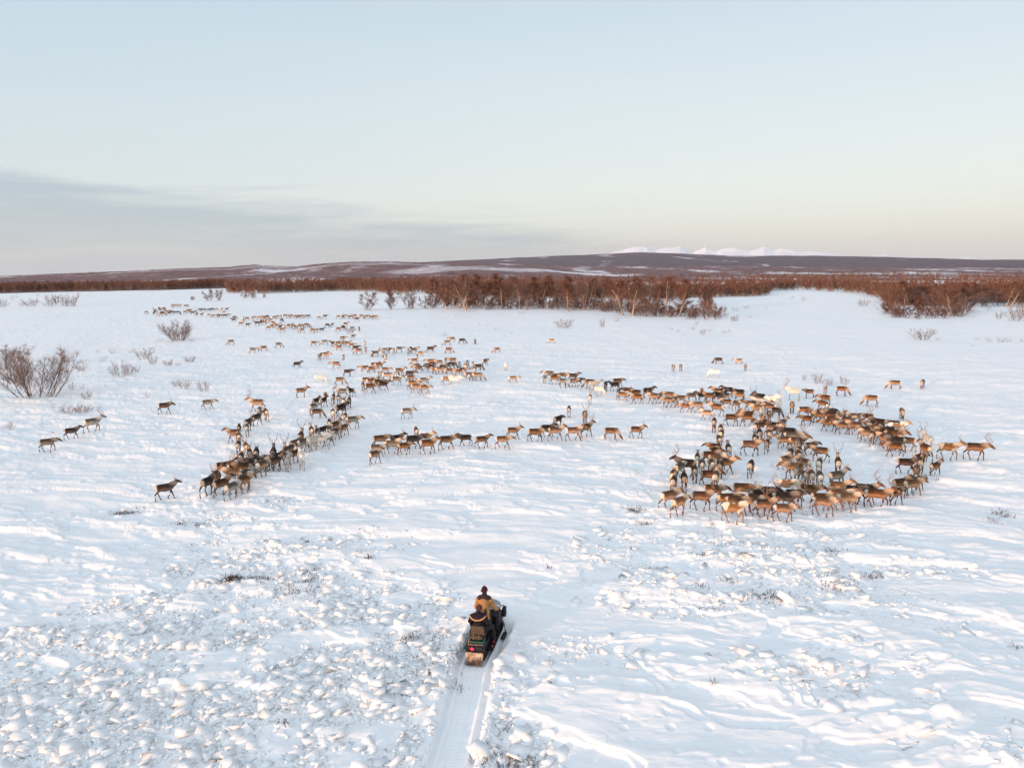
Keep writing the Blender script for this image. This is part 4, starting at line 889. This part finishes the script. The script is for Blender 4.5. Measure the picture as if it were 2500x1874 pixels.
Z0 = float(ground_large(np.array([SMP[0]]), np.array([SMP[1]+1]))[0])-.03
sm = bpy.data.objects.new('snowmobile', None); link(sm); sm.location = (SMP[0], SMP[1], Z0); sm.rotation_euler = (0, 0, -SMH)
tag(sm, 'dark utility snowmobile carrying two riders, red tail light lit, brown snow flap', 'snowmobile')
b = bmesh.new(); prism(b, [(.12, .34), (.30, .05), (.55, .0), (2.0, .0), (2.25, .08), (2.35, .32), (2.1, .42), (.3, .42)], -.26, .26, .02)
for i in range(24): bx(b, -.25, .25, .5+i*.066, .518+i*.066, -.03, .01)
fin('track', b, rubber, sm)
b = bmesh.new(); prism(b, [(.02, .40), (.02, .55), (2.3, .60), (2.3, .42), (.3, .40)], -.29, .29, .015); fin('tunnel', b, blackm, sm)
b = bmesh.new(); prism(b, [(-.10, .07), (-.05, .05), (.075, .46), (.03, .49)], -.285, .285, .008); fin('snow_flap', b, fl, sm)
for s in (-1, 1):
    b = bmesh.new(); prism(b, [(.55, .27), (.55, .31), (2.15, .31), (2.4, .42), (2.4, .38), (2.15, .27)], s*.27, s*.50, .008); fin('footboard', b, blackm, sm)
b = bmesh.new(); tube(b, [(-.30, .12, .40), (-.36, -.02, .50), (-.345, .0, .72), (-.30, .35, .80)], .014); tube(b, [(.30, .12, .40), (.36, -.02, .50), (.345, .0, .72), (.30, .35, .80)], .014)
tube(b, [(-.36, -.02, .50), (0, -.05, .50), (.36, -.02, .50)], .016); tube(b, [(-.345, .0, .71), (0, -.02, .71), (.345, .0, .71)], .014); tube(b, [(-.30, .02, .62), (0, -.03, .62), (.30, .02, .62)], .010); fin('rear_bumper', b, blackm, sm)
b = bmesh.new(); bx(b, -.29, .29, .02, .50, .55, .63, .01); fin('rear_rack', b, blackp, sm)
b = bmesh.new(); bmesh.ops.create_uvsphere(b, u_segments=16, v_segments=10, radius=1)
for v in b.verts: v.co = Vector((-.055+v.co.x*.058, -.035+v.co.y*.022, .60+v.co.z*.05))
fin('tail_light', b, tl, sm)
b = bmesh.new(); bx(b, -.20, -.02, -.03, .02, .555, .655, .01); bx(b, .05, .27, -.02, .02, .53, .66, .02); fin('light_bracket', b, blackp, sm)
# seat: long, raised, passenger part and driver part
b = bmesh.new(); prism(b, [(.62, .60), (.62, .78), (1.15, .80), (1.22, .86), (1.95, .88), (2.08, .78), (2.1, .60)], -.20, .20, .05); fin('seat', b, vinyl, sm)
b = bmesh.new(); bx(b, -.24, .24, .50, .62, .78, 1.10, .045, (.86, .8)); fin('backrest', b, canvas, sm)
# cowl, nose, side panels
b = bmesh.new(); prism(b, [(2.02, .42), (2.0, .95), (2.2, 1.02), (2.55, .92), (2.95, .62), (3.0, .42), (2.8, .34)], -.30, .30, .07); fin('cowl', b, blackp, sm)
b = bmesh.new(); prism(b, [(2.10, 1.0), (2.22, 1.045), (2.56, .95), (2.80, .76), (2.72, .74)], -.27, .27, .03); fin('hood_top', b, greyp, sm)
for s in (-1, 1):
    b = bmesh.new(); prism(b, [(1.95, .44), (1.98, .84), (2.25, .86), (2.62, .74), (2.72, .44)], s*.30, s*.42, .03)
    sp_ = fin('side_panel', b, blackp, sm)
    b = bmesh.new()
    for i in range(5): bx(b, min(s*.421, s*.432), max(s*.421, s*.432), 2.05, 2.42, .50+i*.065, .525+i*.065)
    fin('louvre', b, greyp if 0 else blackm, sp_)
b = bmesh.new()
for i in range(9):
    t = -1+i/4.
    t2 = t+.25
    if i == 8: break
    f = lambda q, z: (.36*math.sin(q*1.15)/math.sin(1.15), 2.30+.22*math.cos(q*1.15)+(1.36-z)*.38, z)
    v = [b.verts.new(p) for p in (f(t, .92), f(t2, .92), f(t2*.9, 1.16-.07*t2*t2), f(t*.9, 1.16-.07*t*t))]; b.faces.new(v)
bmesh.ops.remove_doubles(b, verts=b.verts, dist=.001); bmesh.ops.solidify(b, geom=b.faces[:], thickness=.006); fin('windshield', b, glassm, sm)
b = bmesh.new(); tube(b, [(-.40, 2.02, 1.09), (-.25, 2.10, 1.10), (0, 2.16, 1.07), (.25, 2.10, 1.10), (.40, 2.02, 1.09)], .014); tube(b, [(0, 2.2, .95), (0, 2.16, 1.07)], .025); tube(b, [(-.36, 2.0, 1.095), (-.44, 1.98, 1.08)], .022); tube(b, [(.36, 2.0, 1.095), (.44, 1.98, 1.08)], .022); fin('handlebar', b, blackm, sm)
b = bmesh.new(); tube(b, [(.40, 2.05, 1.09), (.46, 2.2, 1.13), (.49, 2.36, 1.06), (.50, 2.52, .92)], .014); tube(b, [(-.40, 2.05, 1.09), (-.46, 2.2, 1.12), (-.52, 2.4, 1.05), (-.60, 2.66, .92)], .012); fin('front_guard', b, blackm, sm)
b = bmesh.new(); bx(b, .41, .55, 2.44, 2.66, .58, .93, .05); tube(b, [(.26, 2.5, .75), (.47, 2.56, .80)], .03); fin('wind_deflector', b, blackp, sm)
for s in (-1, 1):
    # ski: long runner with upturned tip, spindle and trailing arm
    b = bmesh.new(); x = s*.53; prism(b, [(1.95, .015), (1.95, .045), (2.9, .05), (3.12, .12), (3.26, .26), (3.28, .24), (3.14, .07), (2.92, .015)], x-.075, x+.075, .006); sk = fin('ski', b, blackp, sm)
    b = bmesh.new(); tube(b, [(x, 2.45, .05), (x-s*.02, 2.38, .34), (x-s*.05, 2.32, .52)], .028); tube(b, [(x-s*.04, 2.34, .42), (s*.28, 2.42, .50)], .018); tube(b, [(x-s*.03, 2.36, .28), (s*.28, 2.30, .36)], .018); tube(b, [(x-s*.04, 2.36, .34), (s*.33, 2.42, .70)], .026); fin('ski_strut', b, alum, sk)
    b = bmesh.new(); tube(b, [(x, 2.9, .08), (x, 3.05, .26), (x, 3.22, .24)], .012); fin('ski_loop', b, blackm, sk)
b = bmesh.new(); bx(b, -.03, .03, 2.50, 2.56, .2, .3); bx(b, .37, .45, 1.05, 1.12, .31, .36, .01); bx(b, .40, .47, .74, .79, .31, .37, .015); fin('reflector', b, redp, sm)
# cargo
box = bpy.data.objects.new('crate', None); link(box); box.location = sm.matrix_basis @ Vector((.03, .29, .632)); box.rotation_euler = (0, 0, -SMH)
tag(box, 'dark green open crate strapped on the rear rack behind the passenger', 'crate')
b = bmesh.new(); bx(b, -.22, .24, -.15, -.13, 0, .15, .006); bx(b, -.22, .24, .13, .15, 0, .15, .006); bx(b, -.22, -.20, -.128, .128, 0, .15, .006); bx(b, .22, .24, -.128, .128, 0, .15, .006); bx(b, -.2, .22, -.128, .128, .0, .02); fin('crate_body', b, green, box)
b = bmesh.new(); bx(b, -.23, .25, -.185, -.155, .02, .05, .006); bx(b, -.26, -.225, -.18, .15, .02, .17, .01, (.8, .8)); fin('strap', b, rope, box)
bag = bpy.data.objects.new('bag', None); link(bag); bag.location = sm.matrix_basis @ Vector((-.01, .33, .66)); bag.rotation_euler = (0, 0, -SMH)
tag(bag, 'rolled brown canvas bundle lying in the green crate', 'bundle')
b = bmesh.new(); loft(b, [(-.17, .05, .11, .075, .065), (0, .04, .13, .09, .075), (.17, .05, .11, .075, .065)], 14); fin('bundle', b, canvas, bag)
b = bmesh.new(); loft(b, [(-.09, -.04, .11, .012, .012), (-.09, .04, .215, .012, .012), (-.09, .13, .12, .012, .012)], 8); loft(b, [(.09, -.04, .11, .012, .012), (.09, .04, .215, .012, .012), (.09, .13, .12, .012, .012)], 8); fin('strap', b, rope, bag)

# ---- people: one continuous body each, clothes grown around the same skeleton
def skel_parts(S, g):
    """list of lofts of the body grown by g"""
    G = lambda pts: [(p[0], p[1], p[2], p[3]+g, p[4]+g) for p in pts]
    return {k: [G(c) for c in v] for k, v in S.items()}
def hand(bm, wr, d, side, curl, r=.0105, g=0.):
    """palm with four curling fingers of unequal length and a thumb leaving its side"""
    wr = Vector(wr); d = Vector(d).normalized(); side = Vector(side); side = (side-d*side.dot(d)).normalized(); nrm = d.cross(side)
    if nrm.z > 0: nrm = -nrm
    pm = lambda v, a, b: (v.x, v.y, v.z, a, b)
    loft(bm, [pm(wr-d*.02, .030+g, .022+g), pm(wr+d*.03, .040+g, .019+g), pm(wr+d*.085, .043+g, .017+g)], 12)
    for k, (o, L) in enumerate(((-.032, .068), (-.011, .080), (.011, .075), (.031, .060))):
        p = wr+d*.085+side*o; a = 0; pts = [pm(p, r+g, r+g)]
        for q in range(3):
            a += curl*(.8, 1.0, .8)[q]; p = p+(d*math.cos(a)+nrm*math.sin(a))*L*(.42, .33, .25)[q]; pts.append(pm(p, r*(1-.08*q)+g, r*(1-.08*q)+g))
        loft(bm, pts, 8)
    p = wr+d*.025-side*.036; q = p+d*.028-side*.022+nrm*.012; t = q+d*.030+nrm*.024+side*.006
    loft(bm, [pm(p, .014+g, .014+g), pm(q, .013+g, .013+g), pm(t, .011+g, .011+g)], 8)
def person(root, S, cloth):
    """S: dict of chains; cloth: list of (name, chains, growth, material, voxel)"""
    bm = bmesh.new()
    for k, v in S.items():
        for c in v: loft(bm, c, 12)
    for h in cloth['hands']: hand(bm, *h)
    fb = fuse('body', bm, .012, .5, 2); fb.materials.append(cloth['skin']); obj('body', fb, None, root)
    for name, keys, g, mat, vox in cloth['layers']:
        bm = bmesh.new()
        for k in keys:
            for c in S[k]: loft(bm, [(p[0], p[1], p[2], p[3]+g, p[4]+g) for p in c], 14)
        me = fuse(name, bm, vox, .6, 2); me.materials.append(mat); obj(name, me, None, root)
skin = simple('skin', (.42, .22, .15), .6, 0, .1); yoke = simple('dark_yoke', (.03, .02, .026), .85, 0, .3, 12)
def clothm(name, base, folds=14, var=.22):
    m = Mat(name, base, .9, 0, .1); n = m.noise(folds, 5, .6, stretch=(1, 1, .6)); m.col(m.ramp(m.noise(6, 4, .6), [(.3, c4(*[v*(1-var) for v in base])), (.7, c4(*[v*(1+var) for v in base]))])); m.bump(n, .6, .03); return m.m
mustard = clothm('mustard_canvas', (.45, .225, .09)); dtrou = clothm('dark_trousers', (.035, .028, .030)); olive = clothm('dark_olive', (.055, .05, .045)); knit = clothm('knit_hat', (.05, .018, .026), 40); dparka = clothm('dark_parka', (.026, .019, .024)); fur = clothm('fur_trim', (.52, .29, .15), 60, .4); gl = clothm('leather_glove', (.028, .022, .026)); hood_ = clothm('dark_hair', (.065, .038, .038), 30)
dr = bpy.data.objects.new('person', None); link(dr); dr.location = sm.location; dr.rotation_euler = sm.rotation_euler
tag(dr, 'driver in a mustard anorak and dark cap steering the snowmobile, seen from behind', 'person', 'riders on the snowmobile')
zu = .15; hy = 1.52   # hip position of the driver, sitting on the raised front of the seat
SD = {'torso': [[(0, hy, 1.06, .17, .13), (0, hy+.01, 1.17, .175, .135), (0, hy+.02, 1.33, .165, .12), (0, hy+.04, 1.49, .185, .125), (0, hy+.05, 1.61, .17, .11), (0, hy+.06, 1.67, .09, .08)]],
      'shoulder': [[(-.17, hy+.05, 1.61, .07, .07), (0, hy+.05, 1.64, .075, .075), (.17, hy+.05, 1.61, .07, .07)]],
      'neck': [[(0, hy+.06, 1.67, .062, .062), (0, hy+.08, 1.78, .058, .058)]],
      'head': [[(0, hy+.095, 1.79, .066, .08), (0, hy+.105, 1.86, .078, .098), (0, hy+.095, 1.93, .076, .095), (0, hy+.085, 1.98, .055, .068)]],
      'nose': [[(.055, hy+.18, 1.875, .012, .012), (.062, hy+.202, 1.85, .016, .014)], [(.02, hy+.185, 1.815, .03, .012), (.045, hy+.18, 1.815, .02, .012)]],
      'arm_l': [[(-.20, hy+.05, 1.59, .062, .062), (-.27, hy+.10, 1.36, .052, .052), (-.33, hy+.22, 1.20, .045, .045)]], 'fore_l': [[(-.33, hy+.22, 1.20, .045, .045), (-.39, hy+.40, 1.12, .036, .036)]],
      'arm_r': [[(.20, hy+.05, 1.59, .062, .062), (.28, hy+.10, 1.36, .052, .052), (.34, hy+.22, 1.20, .045, .045)]], 'fore_r': [[(.34, hy+.22, 1.20, .045, .045), (.39, hy+.40, 1.12, .036, .036)]],
      'leg': [[(s*.09, hy, 1.08, .10, .10), (s*.20, hy+.22, 1.02, .085, .085), (s*.30, hy+.42, .88, .066, .066), (s*.335, hy+.42, .62, .056, .058), (s*.34, hy+.38, .40, .042, .044)] for s in (-1, 1)],
      'foot': [[(s*.34, hy+.37, .38, .04, .042), (s*.345, hy+.42, .345, .042, .032), (s*.35, hy+.55, .335, .042, .026)] for s in (-1, 1)]}
person(dr, SD, dict(skin=skin, hands=[((-.39, hy+.405, 1.12), (0, 1, -.2), (1, 0, 0), .75), ((.39, hy+.405, 1.12), (0, 1, -.2), (-1, 0, 0), .75)], layers=[
    ('trousers', ['leg'], .028, dtrou, .016), ('boot', ['foot'], .024, gl, .014), ('scarf', ['neck'], .030, yoke, .012)]))
def layer(root, name, chains, mat, vox=.014, g=0., ratio=.6, sm_=2, extra=None):
    bm = bmesh.new()
    for c in chains: loft(bm, [(p[0], p[1], p[2], p[3]+g, p[4]+g) for p in c], 16)
    if extra: extra(bm)
    me = fuse(name, bm, vox, ratio, sm_); me.materials.append(mat); return obj(name, me, None, root)
layer(dr, 'anorak', [[(0, hy-.03, .94, .225, .185), (0, hy-.02, 1.06, .225, .18), (0, hy-.01, 1.22, .222, .17), (0, hy+.01, 1.40, .228, .165), (0, hy+.04, 1.56, .215, .145), (0, hy+.06, 1.66, .10, .09)]]+SD['shoulder']+[[(p[0], p[1], p[2], p[3]+.012, p[4]+.012) for p in c] for k in ('arm_l', 'arm_r') for c in SD[k]]+[[(s*.33, hy+.22, 1.20, .05, .05), (s*.375, hy+.36, 1.135, .046, .046)] for s in (-1, 1)], mustard, .014, .022)
layer(dr, 'yoke', [[(-.17, hy+.04, 1.64, .07, .062), (0, hy+.035, 1.655, .11, .085), (.17, hy+.04, 1.64, .07, .062)], [(0, hy-.01, 1.59, .09, .085), (0, hy+.04, 1.67, .10, .10), (0, hy+.06, 1.73, .075, .08)]], yoke, .012, .028)
layer(dr, 'cap', [[(-.005, hy+.065, 1.86, .085, .075), (0, hy+.09, 1.92, .094, .112), (0, hy+.085, 1.98, .086, .10), (0, hy+.08, 2.02, .05, .06)], [(-.088, hy+.08, 1.89, .016, .05), (-.09, hy+.08, 1.83, .014, .035)], [(.088, hy+.09, 1.91, .014, .04), (.088, hy+.095, 1.88, .012, .03)]], knit, .010)
layer(dr, 'backpack', [[(.075, hy-.19, 1.12, .075, .05), (.085, hy-.185, 1.24, .085, .055), (.09, hy-.165, 1.34, .06, .04)]], olive, .012)
for s in (-1, 1): layer(dr, 'glove', [[(s*.388, hy+.36, 1.13, .055, .055), (s*.39, hy+.40, 1.12, .05, .05)]], gl, .008, 0, .6, 1, extra=lambda bm, s=s: hand(bm, (s*.39, hy+.405, 1.12), (0, 1, -.2), (-s, 0, 0), .75, .0105, .007))
pa = bpy.data.objects.new('person', None); link(pa); pa.location = sm.location; pa.rotation_euler = sm.rotation_euler
tag(pa, 'passenger in a black parka with fur-trimmed hood down, seated behind the driver', 'person', 'riders on the snowmobile')
py_ = .80; ox = -.05
SP_ = {'torso': [[(ox, py_, .84, .18, .13), (ox, py_+.0, .95, .185, .13), (ox, py_+.02, 1.10, .19, .12), (ox, py_+.06, 1.24, .205, .12), (ox, py_+.09, 1.33, .15, .10), (ox, py_+.10, 1.37, .08, .08)]],
       'shoulder': [[(ox-.16, py_+.08, 1.31, .065, .065), (ox, py_+.09, 1.34, .07, .07), (ox+.16, py_+.08, 1.31, .065, .065)]],
       'neck': [[(ox, py_+.10, 1.36, .058, .058), (ox+.01, py_+.13, 1.45, .055, .055)]],
       'head': [[(ox+.015, py_+.14, 1.45, .062, .075), (ox+.02, py_+.15, 1.52, .074, .092), (ox+.02, py_+.14, 1.58, .072, .09), (ox+.02, py_+.13, 1.63, .05, .062)]],
       'nose': [[(ox+.02, py_+.24, 1.53, .012, .012), (ox+.02, py_+.258, 1.51, .015, .013)]],
       'arm': [[(ox+s*.215, py_+.08, 1.29, .062, .062), (ox+s*.29, py_+.08, 1.10, .054, .054), (ox+s*.27, py_+.20, .98, .044, .044)] for s in (-1, 1)],
       'fore': [[(ox+s*.27, py_+.20, .98, .044, .044), (ox+s*.22, py_+.42, .99, .034, .034)] for s in (-1, 1)],
       'leg': [[(ox+s*.09, py_, .86, .10, .10), (s*.25, py_+.22, .87, .084, .084), (s*.34, py_+.40, .82, .064, .064), (s*.37, py_+.42, .60, .054, .056), (s*.38, py_+.38, .40, .042, .044)] for s in (-1, 1)],
       'foot': [[(s*.38, py_+.37, .38, .04, .042), (s*.39, py_+.42, .345, .042, .032), (s*.40, py_+.55, .335, .042, .026)] for s in (-1, 1)]}
person(pa, SP_, dict(skin=skin, hands=[((ox+s*.22, py_+.425, .99), (-s*.25, 1, -.05), (-s, 0, 0), .6) for s in (-1, 1)], layers=[('trousers', ['leg'], .030, dtrou, .016), ('boot', ['foot'], .026, gl, .014)]))
layer(pa, 'parka', [[(p[0], p[1]-.01, p[2], p[3]+.045, p[4]+.045) for p in SP_['torso'][0][:5]]]+[[(p[0], p[1], p[2], p[3]+.03, p[4]+.03) for p in c] for k in ('shoulder', 'arm') for c in SP_[k]]+[[(p[0], p[1], p[2], p[3]+.028, p[4]+.028) for p in c[:1]]+[(c[1][0]*.96, c[1][1]-.03, c[1][2], .058, .058)] for c in SP_['fore']], dparka, .014, 0)
layer(pa, 'hood', [[(ox-.16, py_-.01, 1.35, .085, .05), (ox, py_-.07, 1.31, .12, .07), (ox+.16, py_-.01, 1.35, .085, .05)], [(ox, py_+.03, 1.36, .20, .10), (ox, py_-.08, 1.25, .17, .06)], [(ox-.03, py_+.03, 1.41, .10, .05), (ox-.03, py_-.02, 1.40, .08, .04)]], dparka, .012, .01)
layer(pa, 'fur_trim', [[(ox+.275*math.sin(t), py_+.0-.19*math.cos(t), 1.27+.10*abs(math.sin(t))**2.5, .026, .026) for t in [math.radians(a) for a in range(-86, 87, 12)]]], fur, .009)
layer(pa, 'hair', [[(ox+.015, py_+.12, 1.50, .08, .085), (ox+.02, py_+.135, 1.57, .088, .108), (ox+.02, py_+.13, 1.63, .078, .094), (ox+.02, py_+.125, 1.67, .04, .05)], [(ox-.04, py_+.05, 1.44, .06, .04), (ox-.02, py_+.06, 1.50, .06, .05)]], hood_, .010)
for s in (-1, 1): layer(pa, 'glove', [[(ox+s*.225, py_+.39, .99, .05, .05), (ox+s*.22, py_+.42, .99, .046, .046)]], gl, .008, 0, .6, 1, extra=lambda bm, s=s: hand(bm, (ox+s*.22, py_+.425, .99), (-s*.25, 1, -.05), (-s, 0, 0), .6, .0105, .007))
print('riders', time.time()-T0)

# ------------------------------------------------------------------ cold clear air that lets far things fade
hz = bpy.data.meshes.new('haze'); b = bmesh.new(); bmesh.ops.create_cube(b, size=1)
for v in b.verts: v.co = Vector((v.co.x*44000, v.co.y*44000, 175+v.co.z*620))
b.to_mesh(hz); b.free(); hm_ = bpy.data.materials.new('cold_air'); hm_.use_nodes = True; hn = hm_.node_tree.nodes; hn.clear()
pv = hn.new('ShaderNodeVolumePrincipled'); pv.inputs['Color'].default_value = (.90, .92, 1., 1); pv.inputs['Density'].default_value = .000017; pv.inputs['Anisotropy'].default_value = 0
ho_ = hn.new('ShaderNodeOutputMaterial'); hm_.node_tree.links.new(pv.outputs[0], ho_.inputs['Volume'])
tag(obj('haze', hz, hm_), 'thin cold haze over the far land', 'haze', None, 'stuff')
print('done', time.time()-T0)
